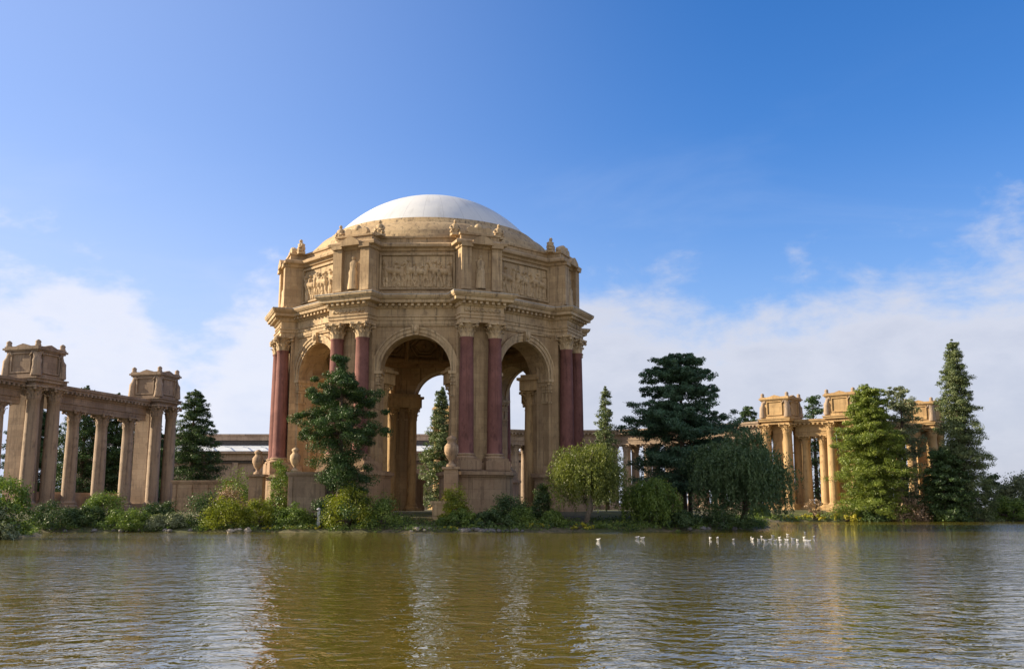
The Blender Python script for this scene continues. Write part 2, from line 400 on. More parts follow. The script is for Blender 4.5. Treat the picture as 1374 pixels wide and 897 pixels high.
# ------------------------------------------------------------------ columns and carving
def shaft_mesh(r, z0, z1, n=40, fl=.05):
    prof = [(r * 1.10, z0), (r * 1.02, z0 + .18)]
    for i in range(9):
        t = i / 8; prof.append((r * (1 - .15 * t ** 1.7), z0 + .3 + (z1 - z0 - .55) * t))
    prof += [(r * .95, z1 - .15), (r * .95, z1)]
    return MB().lathe(prof, n, flute=fl).mesh('column')
def base_mesh(r, z0, z1):
    h = z1 - z0; m = MB(); m.box((0, 0, z0 + h * .15), (r * 2.9, r * 2.9, h * .3))
    m.lathe([(r * 1.40, z0 + h * .3), (r * 1.46, z0 + h * .42), (r * 1.40, z0 + h * .55), (r * 1.18, z0 + h * .62), (r * 1.15, z0 + h * .72), (r * 1.28, z0 + h * .80), (r * 1.28, z0 + h * .9), (r * 1.08, z0 + h)], 28)
    return m.mesh('base')
def capital_mesh(r, z0, z1):
    h = z1 - z0; m = MB()
    m.lathe([(r * .88, z0), (r * .98, z0 + .03 * h), (r * .86, z0 + .08 * h), (r * .88, z0 + .5 * h), (r * 1.08, z0 + .8 * h), (r * 1.2, z0 + .86 * h)], 24)
    for tier, (za, zb, out) in enumerate(((.06, .42, 1.0), (.30, .70, 1.1))):
        for k in range(8):
            a = (k + .5 * tier) * math.pi / 4
            f = frame((math.cos(a), math.sin(a)))
            pts = [(.88, za, .30), (.95, za + (zb - za) * .5, .34), (out + .06, zb - .04, .28), (out + .24, zb, .18), (out + .22, zb - .07, .10)]
            vs = []
            for rr, zz, w in pts:
                vs += [Vector((-w * r, r * rr - .05, z0 + zz * h)), Vector((0, r * rr + .07 * r, z0 + zz * h)), Vector((w * r, r * rr - .05, z0 + zz * h))]
            fs = []
            for i in range(4): fs += [(i * 3, i * 3 + 1, i * 3 + 4, i * 3 + 3), (i * 3 + 1, i * 3 + 2, i * 3 + 5, i * 3 + 4)]
            m.add([f @ p for p in vs], fs)
    for k in range(4):
        a = math.pi / 4 + k * math.pi / 2; c, s_ = math.cos(a), math.sin(a)
        m.tube([(r * .95 * c, r * .95 * s_, z0 + .55 * h), (r * 1.25 * c, r * 1.25 * s_, z0 + .76 * h), (r * 1.56 * c, r * 1.56 * s_, z0 + .84 * h)], [.08 * r, .13 * r, .10 * r], 6)
        m.ball((r * 1.55 * c, r * 1.55 * s_, z0 + .74 * h), r * .22, 8, 6)
        a2 = k * math.pi / 2
        m.ball((r * 1.22 * math.cos(a2), r * 1.22 * math.sin(a2), z0 + .92 * h), r * .17, 8, 6)
    poly = []
    for k in range(4):
        for j, (q, rr) in enumerate(((-.41, 1.27), (-.2, 1.20), (.2, 1.20), (.41, 1.27))):
            pass
    for k in range(4):
        a = k * math.pi / 2
        for tq, d in ((-1.15, 1.33), (-.6, 1.2), (.6, 1.2), (1.15, 1.33)):
            poly.append((r * (d * math.cos(a) - tq * math.sin(a)), r * (d * math.sin(a) + tq * math.cos(a))))
    m.prism(poly, z0 + .86 * h, z1)
    return m.mesh('capital')
def make_column(r, zb, zs, zc, zt, parent, mat, capmat, basemat, fl=.05):
    o = link('column', shaft_mesh(r, zs, zc, 40, fl), mat, parent)
    link('base', base_mesh(r, zb, zs), basemat, o)
    link('capital', capital_mesh(r, zc, zt), capmat, o)
    return o
def figure_mesh(h, lean=.12):
    """draped standing woman, seen mostly from behind, bowed over the edge she leans on (front = +y)"""
    m = MB(); prof = [(.0, .15, .12), (.06, .155, .125), (.2, .135, .115), (.38, .12, .105), (.5, .135, .11), (.6, .105, .085), (.7, .135, .085), (.79, .145, .085), (.84, .085, .06), (.865, .045, .045), (.885, .05, .055), (.93, .062, .07), (.97, .055, .062), (1.0, .015, .02)]
    rings = []
    for z, rx, ry in prof:
        off = -lean * max(0, z - .45) ** 1.3 * 1.6
        n = 14
        rings.append([Vector((rx * h * math.cos(2 * math.pi * i / n) * (1 + (.16 if i % 2 else 0) * (z < .6)), off * h + ry * h * math.sin(2 * math.pi * i / n) * (1 + (.2 if i % 2 else 0) * (z < .6)), z * h)) for i in range(n)])
    m.rings(rings, True)
    for s_ in (-1, 1):
        m.tube([(s_ * .135 * h, -.07 * h, .79 * h), (s_ * .20 * h, -.12 * h, .66 * h), (s_ * .10 * h, -.20 * h, .76 * h)], [.04 * h, .036 * h, .026 * h], 7)
    return m.mesh('statue')
def urn_mesh(h):
    return MB().lathe([(.20 * h, 0), (.20 * h, .07 * h), (.10 * h, .12 * h), (.09 * h, .2 * h), (.20 * h, .3 * h), (.29 * h, .5 * h), (.28 * h, .66 * h), (.17 * h, .76 * h), (.15 * h, .82 * h), (.22 * h, .88 * h), (.17 * h, .94 * h), (.05 * h, 1.0 * h)], 18).mesh('finial')
def bust_mesh(h):
    """roofline ornament: a crouched figure with a raised head between two scrolls"""
    m = MB(); m.box((0, 0, .08 * h), (.52 * h, .46 * h, .16 * h))
    m.lathe([(.19 * h, .15 * h), (.25 * h, .28 * h), (.27 * h, .42 * h), (.22 * h, .56 * h), (.25 * h, .66 * h), (.14 * h, .74 * h), (.08 * h, .78 * h)], 10)
    m.ball((0, .04 * h, .88 * h), (.105 * h, .12 * h, .135 * h), 9, 7)
    for s_ in (-1, 1):
        m.tube([(s_ * .22 * h, 0, .62 * h), (s_ * .34 * h, .06 * h, .46 * h), (s_ * .24 * h, .20 * h, .34 * h), (s_ * .08 * h, .24 * h, .42 * h)], [.07 * h, .06 * h, .05 * h, .04 * h], 7)
        m.ball((s_ * .26 * h, .10 * h, .22 * h), (.11 * h, .17 * h, .10 * h), 8, 6)
    return m.mesh('finial')
def relief_mesh(w, h, seed, n_fig=9):
    rng = np.random.default_rng(seed); nxr, nzr = 150, 70
    X, Z = np.meshgrid(np.linspace(-w / 2, w / 2, nxr), np.linspace(0, h, nzr)); D = np.zeros_like(X)
    def cap(a, b, r, hgt=1.0):
        nonlocal D
        ax, az = a; bx, bz = b; dx, dz = bx - ax, bz - az; L = dx * dx + dz * dz + 1e-9
        tt = np.clip(((X - ax) * dx + (Z - az) * dz) / L, 0, 1)
        q = np.hypot(X - ax - tt * dx, Z - az - tt * dz)
        D = np.maximum(D, hgt * np.sqrt(np.clip(r * r - q * q, 0, None)))
    for i in range(n_fig):
        x = -w / 2 + w * (i + .5) / n_fig + rng.uniform(-.25, .25); s = h * rng.uniform(.74, .90); ln = rng.uniform(-.35, .35)
        hip = (x, s * .5); sh = (x + ln * .6, s * .80)
        cap(hip, sh, .30); cap((sh[0] + ln * .2, s * .95), (sh[0] + ln * .2, s * .96), .22, 1.2)
        for q in (-1, 1):
            kn = (x + q * rng.uniform(.05, .45), s * .26); ft = (kn[0] + rng.uniform(-.35, .3), .12)
            cap(hip, kn, .19); cap(kn, ft, .15)
            el = (sh[0] + q * rng.uniform(.25, .6), s * rng.uniform(.55, .9)); hd = (el[0] + rng.uniform(-.1, .6) * q, el[1] + rng.uniform(-.4, .6))
            cap(sh, el, .13); cap(el, hd, .11)
        if i % 3 == 1:
            cap((x - .9, h * .48), (x + .9, h * .55), .42, .8); cap((x + .9, h * .55), (x + 1.35, h * .82), .24); cap((x + 1.35, h * .82), (x + 1.65, h * .74), .15)
            for q in (-.8, -.5, .6, .9): cap((x + q, h * .45), (x + q + rng.uniform(-.3, .3), h * .08), .11)
    D += .05 * rng.random(D.shape)
    edge = np.minimum(np.minimum(X + w / 2, w / 2 - X), np.minimum(Z, h - Z))
    D = np.where(edge < .02, 0, D)
    V = np.stack([X.ravel(), D.ravel() * 1.35, Z.ravel()], 1); ii = np.arange(nxr * nzr).reshape(nzr, nxr)
    F = np.stack([ii[:-1, :-1], ii[:-1, 1:], ii[1:, 1:], ii[1:, :-1]], -1).reshape(-1, 4)
    return np_mesh('relief_panel', V, F, True)


# ------------------------------------------------------------------ the rotunda
RX, RY = at(578, 600, 150)[0], 150.0
rot = thing('rotunda', 'huge domed octagonal rotunda of ochre stone with red columns and tall arches', 'rotunda', (RX, RY, 0), R(-1.5))
VERT = [R(-90 + 22.5 + 45 * k) for k in range(8)]
FACE = [R(-90 + 45 * k) for k in range(8)]
C22, S22 = math.cos(R(22.5)), math.sin(R(22.5))
def ud(a): return Vector((math.cos(a), math.sin(a), 0))
def octa(mb, a0, rp0, wp0, prof):
    rings = []
    for off, z in prof:
        a, rp, wp = a0 + off, rp0 + off, wp0 + off; ring = []
        for ph in VERT:
            u = ud(ph); t = Vector((-u.y, u.x, 0)); s_ = (a - wp * S22) / C22
            for su, st in ((s_, -wp), (rp, -wp), (rp, wp), (s_, wp)):
                p = u * su + t * st; ring.append(Vector((p.x, p.y, z)))
        rings.append(ring)
    return mb.rings(rings)
GZ0 = 2.0
A_O, A_I, HO, ZS = 20.0, 16.4, 4.75, 20.35
AR = 4.85
# walls with eight arched openings
wall = MB()
def arch_pts(h, r):
    P = [(-h, GZ0 - .6), (-h, 10.0), (-h, ZS - .01)]
    for i in range(25): a = math.pi * (1 - i / 24); P.append((h * math.cos(a), ZS + r * math.sin(a)))
    return P + [(h, ZS - .01), (h, 10.0), (h, GZ0 - .6)]
def bound(P, W, zt):
    out = []
    for i, (s_, z) in enumerate(P):
        if i < 3: out.append((-W, z))
        elif i > len(P) - 4: out.append((W, z))
        else:
            a = 180 * (1 - (i - 3) / 24)
            if a > 135: out.append((-W, ZS + (zt - ZS) * (180 - a) / 45))
            elif a < 45: out.append((W, ZS + (zt - ZS) * a / 45))
            else: out.append((W * (90 - a) / 45, zt))
    return out
P = arch_pts(HO, AR); n = len(P)
for ph in FACE:
    f = frame(ud(ph))
    B1, B2 = bound(P, A_O * math.tan(R(22.5)), 26.6), bound(P, A_I * math.tan(R(22.5)), 26.1)
    v = [f @ Vector((s_, A_O, z)) for s_, z in P] + [f @ Vector((s_, A_O, z)) for s_, z in B1] + [f @ Vector((s_, A_I, z)) for s_, z in P] + [f @ Vector((s_, A_I, z)) for s_, z in B2]
    fs = []
    for i in range(n - 1):
        fs += [(i, i + 1, n + i + 1, n + i), (2 * n + i, 2 * n + i + 1, 3 * n + i + 1, 3 * n + i), (i, i + 1, 2 * n + i + 1, 2 * n + i)]
    wall.add(v, fs)
for ph in VERT:
    f = frame(ud(ph)); wall.box((0, 19.9, 14.0), (5.7, 3.2, 25.2), f)
    wall.box((0, 21.55, 17.0), (1.5, .25, 17.0), f)
wall.build('wall', M['stone'], rot)
# archivolts, imposts, keystones: one trim part per bay
def trim_mesh():
    m = MB(); f = frame((0, -1)); k = 32
    for (r0, r1, pr) in ((4.62, 4.95, .20), (4.95, 5.42, .34), (5.42, 5.68, .46)):
        rings = []
        for i in range(k + 1):
            a = math.pi * i / k; c, s_ = math.cos(a), math.sin(a)
            rings.append([f @ Vector((c * r0, A_O - .4, ZS + s_ * r0 * 1.02)), f @ Vector((c * r0, A_O + pr, ZS + s_ * r0 * 1.02)), f @ Vector((c * r1, A_O + pr, ZS + s_ * r1 * 1.02)), f @ Vector((c * r1, A_O - .4, ZS + s_ * r1 * 1.02))])
        m.rings(rings)
    m.box((0, A_O + .25, ZS + 5.35), (.75, .95, 1.35), f, -.25)
    m.ball((0, A_O + .75, ZS + 5.4), (.32, .3, .5), 8, 6, f)
    for s_ in (-1, 1):
        for z0, z1, q in ((19.95, 20.34, .42), (19.55, 19.95, .24), (18.9, 19.55, .10), (18.55, 18.75, .16), (17.0, 17.2, .14)):
            m.box((s_ * (HO + .75 - q / 2), (A_O + A_I) / 2, (z0 + z1) / 2), (1.5 + q, A_O - A_I + 2 * q, z1 - z0), f)
        for j in range(6):
            m.box((s_ * (HO - .12), A_I + .3 + j * .6, 19.48), (.5, .24, .24), f)
        for j in range(5):                      # carved leaves on the pilaster heads of the jamb
            m.box((s_ * (HO - .04), A_I + .45 + j * .68, 17.85), (.24, .46, 1.25), f, .35)
    # recessed spandrel frame
    for s_ in (-1, 1):
        m.box((s_ * 5.78, A_O + .06, 22.5), (.22, .32, 7.6), f)
    m.box((0, A_O + .06, 26.38), (11.3, .30, .2), f)
    return m.mesh('arch_trim')
tm = trim_mesh()
for k in range(8): link('arch_trim', tm, M['stone_plain'], rot, rz=R(45 * k))
# main entablature
ent = MB()
octa(ent, 20.3, 23.0, 2.95, [(-3.0, 26.5), (0, 26.5), (0, 27.0), (.12, 27.03), (.12, 27.42), (.24, 27.46), (.24, 27.58), (.02, 27.62), (.02, 28.55), (.2, 28.62), (.28, 28.8), (.28, 29.1), (.75, 29.18), (1.02, 29.25), (1.05, 29.62), (1.2, 29.7), (1.42, 30.0), (1.42, 30.2), (-.6, 30.42)])
dn = ent
def along_octa(a, rp, wp, step):
    for i, ph in enumerate(VERT):
        u = ud(ph); t = Vector((-u.y, u.x, 0)); s_ = (a - wp * S22) / C22
        nn = int(2 * wp / step)
        for j in range(nn): yield u * rp + t * (-wp + 2 * wp * (j + .5) / nn), u
        u2 = ud(VERT[(i + 1) % 8]); t2 = Vector((-u2.y, u2.x, 0))
        p0 = u * s_ + t * wp; p1 = u2 * s_ - t2 * wp; nn = int((p1 - p0).length / step); fn = ud(ph + R(22.5))
        for j in range(nn): yield p0.lerp(p1, (j + .5) / nn), fn
for p, u in along_octa(20.6, 23.3, 3.2, .78):
    dn.box((0, .22, 28.99), (.36, .62, .32), frame(u, p))
ent.build('entablature', M['stone_plain'], rot)
cb = MB()
octa(cb, 20.3, 23.0, 2.95, [(1.0, 30.205), (1.47, 30.21), (1.47, 30.32), (-.55, 30.52)])
cb.build('cornice_ledge', M['ledge'], rot)
# frieze carving on the piers: swag studs
for ph in VERT:
    m = MB(); f = frame(ud(ph))
    for s_ in (-2.2, -1.1, 0, 1.1, 2.2):
        m.ball((s_, 23.05, 28.1), (.34, .14, .28), 8, 6, f)
        if s_ < 2: m.tube([f @ Vector((s_, 23.05, 28.25)), f @ Vector((s_ + .55, 23.1, 27.88)), f @ Vector((s_ + 1.1, 23.05, 28.25))], .09, 6)
    m.build('frieze_carving', M['cornice'], rot)
# attic storey
att = MB()
octa(att, 19.5, 22.1, 2.8, [(.35, 30.3), (.35, 30.95), (.12, 31.05), (.02, 31.2), (0, 36.5), (.22, 36.6), (.34, 36.9), (.75, 37.05), (.80, 37.4), (.55, 37.6), (-.1, 37.65), (-.1, 38.35), (.08, 38.4), (.08, 38.65), (-3.0, 38.9)])
for ph in VERT:
    f = frame(ud(ph))
    for s_ in (-1, 1):
        att.box((s_ * 2.12, 22.3, 34.0), (1.36, .9, 6.2), f)
        att.box((s_ * 2.12, 22.4, 36.85), (1.6, 1.3, .5), f)
    att.prism([(-1.5, 0), (1.5, 0), (1.35, .5), (.7, .95), (0, 1.25), (-.7, .95), (-1.35, .5)], 0, .7, f @ Matrix.Translation((0, 22.85, 36.95)) @ Matrix.Rotation(R(90), 4, 'X') @ Matrix.Translation((0, 0, -.35)))
att.build('attic', M['stone'], rot)
for ph in FACE:
    pf = MB(); f = frame(ud(ph))
    for s_ in (-1, 1):
        pf.box((s_ * 4.93, 19.6, 33.75), (.24, .5, 4.95), f); 
    pf.box((0, 19.6, 36.1), (10.1, .44, .26), f); pf.box((0, 19.62, 31.42), (10.1, .44, .22), f)
    pf.build('panel_frame', M['cornice'], rot)
rels = [relief_mesh(9.4, 4.3, s_) for s_ in (3, 11)]
for k, ph in enumerate(FACE):
    o = link('relief_panel', rels[k % 2], M['stone_plain'], rot, ud(ph) * 19.56 + Vector((0, 0, 31.58)), ph - R(90))
figm, urnm = figure_mesh(4.6, .02), bust_mesh(2.15)
def crest():
    m = MB(); m.box((0, 0, .2), (3.2, 1.1, .4))
    for s_ in (-1, 1):
        m.lathe([(.5, -.42), (.58, 0), (.5, .42)], 14, frame=Matrix.Translation((s_ * 1.25, 0, .75)) @ Matrix.Rotation(R(90), 4, 'X'))
        m.tube([(s_ * 1.2, 0, 1.2), (s_ * .6, 0, .95), (0, 0, 1.5)], [.3, .26, .3], 8)
    m.ball((0, 0, 1.15), (.62, .5, .62)); m.box((0, 0, .75), (2.2, .8, .7))
    return m.mesh('crest')
crm = crest()
for ph in VERT:
    u = ud(ph); t = Vector((-u.y, u.x, 0)); a = ph - R(90)
    link('niche_figure', figm, M['stone_plain'], rot, u * 22.12 + Vector((0, 0, 31.15)), a)
    for s_ in (-1, 1): link('finial', urnm, M['stone_plain'], rot, u * 20.6 + t * 3.1 * s_ + Vector((0, 0, 38.5)), a)
    link('crest', crm, M['stone_plain'], rot, u * 21.3 + Vector((0, 0, 38.45)), a)
# domes
MB().lathe([(19.0, 38.6), (18.9, 39.2), (18.55, 39.4), (18.5, 39.75), (18.1, 40.15), (17.3, 41.05), (16.6, 41.45), (16.1, 41.75), (15.95, 42.1), (15.55, 42.2), (15.5, 42.5), (14.9, 42.6)], 96, caps=False).build('lower_dome', M['dome_tan'], rot)
Rs, rb, zb = 19.2, 15.05, 42.45
e0 = math.acos(rb / Rs); zc = zb - Rs * math.sin(e0)
MB().lathe([(Rs * math.cos(e0 + (R(89.9) - e0) * i / 20), zc + Rs * math.sin(e0 + (R(89.9) - e0) * i / 20)) for i in range(21)], 96, caps=False).build('upper_dome', M['dome_white'], rot)
# inner vault with coffer ribs
iv = MB()
iv.lathe([(18.2, 25.7), (15.7, 25.75), (15.6, 26.2), (15.2, 26.3)] + [(15.2 * math.cos(R(90 * i / 14)) + .01, 26.3 + 11.5 * math.sin(R(90 * i / 14))) for i in range(15)], 64, caps=False)
def vp(q, a, k=1.0): return Vector((15.2 * k * math.cos(q) * math.cos(a), 15.2 * k * math.cos(q) * math.sin(a), 26.3 + 11.5 * k * math.sin(q)))
for k in range(16):
    a = 2 * math.pi * k / 16
    iv.tube([vp(R(q), a, .975) for q in range(0, 80, 8)], .42, 6)
    for q0, q1 in ((3, 25), (27, 45), (47, 60)):
        qm = R((q0 + q1) / 2); a2 = a + math.pi / 16; dq = R((q1 - q0) / 2); da = math.pi / 16
        for kk, rr in ((.80, .20), (.52, .16)):
            ring = [vp(qm + dq * kk * math.sin(w), a2 + da * kk * math.cos(w), .985) for w in [2 * math.pi * i / 6 for i in range(7)]]
            iv.tube(ring, rr, 5)
        iv.ball(vp(qm, a2, .98), .34, 7, 5)
for q in (2, 26, 46, 61):
    r_ = 15.2 * math.cos(R(q)); z_ = 26.3 + 11.5 * math.sin(R(q)); iv.lathe([(r_ + .1, z_ - .4), (r_ - .5, z_ - .35), (r_ - .5, z_ + .35), (r_ - .1, z_ + .4)], 64, caps=False)
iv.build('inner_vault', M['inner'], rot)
# pedestals, columns
ped = MB()
pm = MB()
f0 = frame((0, 1))
arc = [(-4.25, 18.5), (4.25, 18.5), (4.25, 22.9)] + [(4.0 * math.cos(R(q)) * 1.0, 22.9 + 1.7 * math.sin(R(q))) for q in range(10, 171, 16)] + [(-4.25, 22.9)]
pm.prism(arc, GZ0 - .9, 6.8)
sc_ = lambda k: [(x * k, 20.5 + (y - 20.5) * (1 + (k - 1) * 1.6)) for x, y in arc]
pm.prism(sc_(1.05), GZ0 - .8, 2.75); pm.prism(sc_(1.03), 2.75, 3.1); pm.prism(sc_(1.035), 6.55, 6.8); pm.prism(sc_(1.085), 6.8, 7.2)
pm.box((0, 20.8, 7.25), (7.6, 6.2, .3))
for s_ in (-1, 1): pm.box((s_ * 1.95, 22.2, 7.95), (3.25, 3.4, 1.26))
pm.box((0, 21.2, 7.9), (7.2, 3.4, 1.0))
pmesh = pm.mesh('pedestal')
colA = colB = None
for k, ph in enumerate(VERT):
    u = ud(ph); t = Vector((-u.y, u.x, 0)); a = ph - R(90)
    link('pedestal', pmesh, M['pedestal'], rot, rz=a)
    for s_ in (-1, 1):
        p = u * 22.45 + t * 1.95 * s_
        if colA is None:
            colA = make_column(.98, 8.58, 9.55, 24.5, 26.5, rot, M['red'], M['stone_plain'], M['pedestal']); colA.location = p; colA.rotation_euler = (0, 0, a)
        else: dup(colA, rot, p, a)
        p = u * 16.75 + t * 1.75 * s_
        if colB is None:
            colB = make_column(.78, 2.3, 3.3, 17.1, 18.95, rot, M['golden_plain'], M['golden_plain'], M['golden_plain']); colB.location = p; colB.rotation_euler = (0, 0, a)
            colB.name = 'inner_column'
        else: dup(colB, rot, p, a)
for ph in VERT:
    bl = MB(); f = frame(ud(ph)); bl.box((0, 17.0, 19.7), (6.0, 2.6, 1.45), f); bl.box((0, 17.0, 20.62), (6.6, 3.2, .4), f); bl.box((0, 17.2, 21.0), (5.6, 2.8, .5), f)
    bl.build('inner_entablature', M['golden_plain'], rot)


# ------------------------------------------------------------------ colonnades
def box_tower(parent, c, u, gold, ztop=27.0, sides=(0, 1, 2, 3), size=5.0):
    """attic box on four corner columns round a core; u = direction of its lagoon-side face"""
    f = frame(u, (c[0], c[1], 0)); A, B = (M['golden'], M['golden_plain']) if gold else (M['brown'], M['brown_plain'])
    m = MB(); m.box((0, -.9 if len(sides) < 4 else 0, 11.2), (3.9, 2.9, 20.0) if len(sides) < 4 else (3.0, 3.0, 20.0), f); m.box((0, 0, 2.4), (8.0, 8.0, 2.0), f); m.build('tower_core', A, parent)
    h = size / 2 + .75
    m = MB()
    for z0, z1, e in ((20.9, 21.4, .0), (21.4, 21.55, .15), (21.55, 22.0, .45), (22.0, 22.2, .62), (22.2, 22.7, .1), (22.7, ztop - .8, -.12), (ztop - .8, ztop - .55, .1), (ztop - .55, ztop - .25, .34), (ztop - .25, ztop, .15)):
        m.box((0, 0, (z0 + z1) / 2), (2 * (h + e), 2 * (h + e), z1 - z0), f)
    for i in range(4):
        g = f @ Matrix.Rotation(i * math.pi / 2, 4, 'Z')
        m.prism([(-1.5, 0), (1.5, 0), (.8, .25), (0, .48), (-.8, .25)], 0, .6, g @ Matrix.Translation((0, h - .1, ztop - .02)) @ Matrix.Rotation(R(90), 4, 'X'))
        for j in range(9): m.box((-h + 2 * h * (j + .5) / 9, h + .18, 21.72), (.3, .5, .3), g)
    m.build('tower_box', A, parent)
    for i in range(4):
        g = f @ Matrix.Rotation(i * math.pi / 2, 4, 'Z'); m = MB()
        for s_ in (-1, 1): m.box((s_ * 1.75, h - .04, 24.5), (.2, .3, 2.9), g)
        m.box((0, h - .04, 25.95), (3.7, .3, .2), g); m.box((0, h - .04, 23.0), (3.7, .3, .2), g)
        m.build('panel_frame', B, parent)
    for i in range(4):
        g = f @ Matrix.Rotation(math.pi / 4 + i * math.pi / 2, 4, 'Z')
        o = link('weeping_figure', FIG, B, parent, g @ Vector((0, h * 1.32, 22.45)), math.atan2(g[1][1], g[0][1]) - R(90))
        o2 = link('corner_finial', KNOB, B, parent, g @ Vector((0, h * 1.28, ztop)))
    for i in sides:
        g = f @ Matrix.Rotation(math.pi / 4 + i * math.pi / 2, 4, 'Z'); p = g @ Vector((0, size / 2 * 1.414, 0))
        dup(TCOL[gold], parent, p, math.atan2(u[1], u[0])).name = 'tower_column'
FIG = figure_mesh(4.7, .22)
KNOB = MB().lathe([(.42, 0), (.46, .2), (.36, .35), (.44, .6), (.36, .8), (.14, .95), (.02, 1.0)], 12).mesh('corner_finial')
hold = bpy.data.objects.new('holder', None)
TCOL, SCOL = {}, {}
for gold, ma in ((True, M['golden_plain']), (False, M['brown_plain'])):
    TCOL[gold] = make_column(1.10, 2.2, 3.6, 19.0, 20.95, None, ma, ma, ma)
    SCOL[gold] = make_column(1.06, 2.2, 3.4, 16.3, 18.05, None, ma, ma, ma)
def span(parent, a, b, gold, ncol, depth=4.6, trim0=3.4, trim1=3.4, wall_h=0, spots=None):
    """a run of entablature between two towers, carried by two rows of columns"""
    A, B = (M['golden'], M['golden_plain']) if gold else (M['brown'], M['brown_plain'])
    a, b = Vector((*a, 0)), Vector((*b, 0)); d = (b - a).normalized(); L = (b - a).length - trim0 - trim1
    o = a + d * trim0; nrm = Vector((d.y, -d.x, 0))          # lagoon side
    f = Matrix(((d.x, nrm.x, 0, o.x), (d.y, nrm.y, 0, o.y), (0, 0, 1, 0), (0, 0, 0, 1)))
    m = MB()
    rows = (0,) if depth == 0 else (-1, 1)
    for s_ in rows:
        y = s_ * depth / 2
        for z0, z1, e in ((18.05, 18.6, 0), (18.6, 19.1, .06), (19.1, 19.25, .2), (19.25, 20.3, .0), (20.3, 20.5, .22), (20.5, 21.0, .28), (21.0, 21.35, .75), (21.35, 21.8, .95)):
            m.box((L / 2, y, (z0 + z1) / 2), (L, 1.7 + 2 * e, z1 - z0), f)
        k = int(L / .95)
        for j in range(k):
            for q in (-1, 1): m.box((L * (j + .5) / k, y + q * 1.4, 20.8), (.42, .75, .38), f)
    k = max(2, int(L / 3))
    if depth:
        for j in range(k): m.box((L * (j + .5) / k, 0, 20.6), (.5, depth, .7), f)
    m.build('entablature', A, parent)
    m = MB(); m.box((L / 2, 0, 2.0), (L, depth + 3.2, 1.0), f)
    if wall_h: m.box((L / 2, -depth / 2 - 2.0, 2.0 + wall_h / 2), (L, .6, wall_h), f)
    m.build('plinth', A, parent)
    for j in range(ncol):
        for s_ in rows:
            dup(SCOL[gold], parent, f @ Vector((L * (spots[j] if spots else (j + .5) / ncol), s_ * depth / 2, .25)), math.atan2(d.y, d.x))

T1, T2 = (-74.0, 154.0), (-65.7, 183.5)
dd = (Vector(T2) - Vector(T1)).normalized(); T0 = tuple(Vector(T1) - dd * 17)
lc = thing('colonnade', 'brown stone colonnade with two box towers, left of the rotunda', 'colonnade', (0, 0, 0))
nl = (dd.y, -dd.x)
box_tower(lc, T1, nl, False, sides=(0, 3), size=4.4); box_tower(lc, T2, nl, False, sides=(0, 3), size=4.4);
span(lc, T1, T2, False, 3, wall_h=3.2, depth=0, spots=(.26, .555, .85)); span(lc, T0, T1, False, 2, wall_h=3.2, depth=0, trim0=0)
rc = thing('colonnade', 'golden sunlit stone colonnade with box towers, curving out behind the trees right of the rotunda', 'colonnade', (0, 0, 0))
Q = [(-14.6, 246.0), (6, 256), (28, 254), (46, 242), (60.5, 225), (72.3, 216.5), (97, 236)]
nr = Vector((-.66, -.75))
for i, c in enumerate(Q):
    if i in (0, 4, 5, 6): box_tower(rc, c, tuple(nr), True)
for i in range(len(Q) - 1):
    t0 = 3.4 if i in (0, 4, 5) else -.6; t1 = 3.4 if i + 1 in (4, 5, 6) else -.6
    span(rc, Q[i], Q[i + 1], i >= 4, {4: 2, 5: 4}.get(i, 4), trim0=t0, trim1=t1, depth=0 if i >= 4 else 4.6)  # rear spans get the darker brown stone: shade put into their colour
for dct in (TCOL, SCOL):
    for o in dct.values():
        for ch in list(o.children): bpy.data.objects.remove(ch)
        bpy.data.objects.remove(o)

# ------------------------------------------------------------------ exhibition hall behind
hall = thing('exhibition_hall', 'long low brown hall with pale sloping roof behind the rotunda', 'hall', (-48, 285, 0))
def hx(z): return z
L = 150.0
MB().box((0, 8, 8.6), (L, 16, 14.4)).build('wall', M['hall'], hall)
m = MB(); m.box((0, 7.4, 16.7), (L + 1, 17.6, 1.8)); m.box((0, 7.0, 17.9), (L + 1.4, 19, .6)); m.build('cornice', M['hall'], hall)
m = MB(); m.box((0, -.3, 15.4), (L, .5, .8)); m.build('gutter', M['hall_dark'], hall)
m = MB(); m.add([(-L / 2, -2.4, 18.3), (L / 2, -2.4, 18.3), (L / 2, 9, 20.6), (-L / 2, 9, 20.6), (-L / 2, 9, 18.2), (L / 2, 9, 18.2)], [(0, 1, 2, 3), (0, 4, 5, 1), (3, 2, 5, 4)])
for k in range(30): m.box((-L / 2 + 5 * k + 2.5, 3.3, 19.52), (.16, 11.0, .16), Matrix.Translation((0, 0, 0)))
m.build('roof', M['roofgrey'], hall)
m = MB(); m.box((0, 16, 21.2), (L, 13, 2.0)); m.build('gutter', M['hall_dark'], hall)
m = MB(); m.box((0, 16, 22.7), (L, 14.2, 1.3)); m.box((0, 16, 23.6), (L, 15, .5)); m.build('parapet', M['hall'], hall)
for k in range(15):
    m = MB(); m.box((-L / 2 + 5 + 10 * k, -.25, 8.4), (1.6, .9, 13.6)); m.build('pilaster', M['hall'], hall)


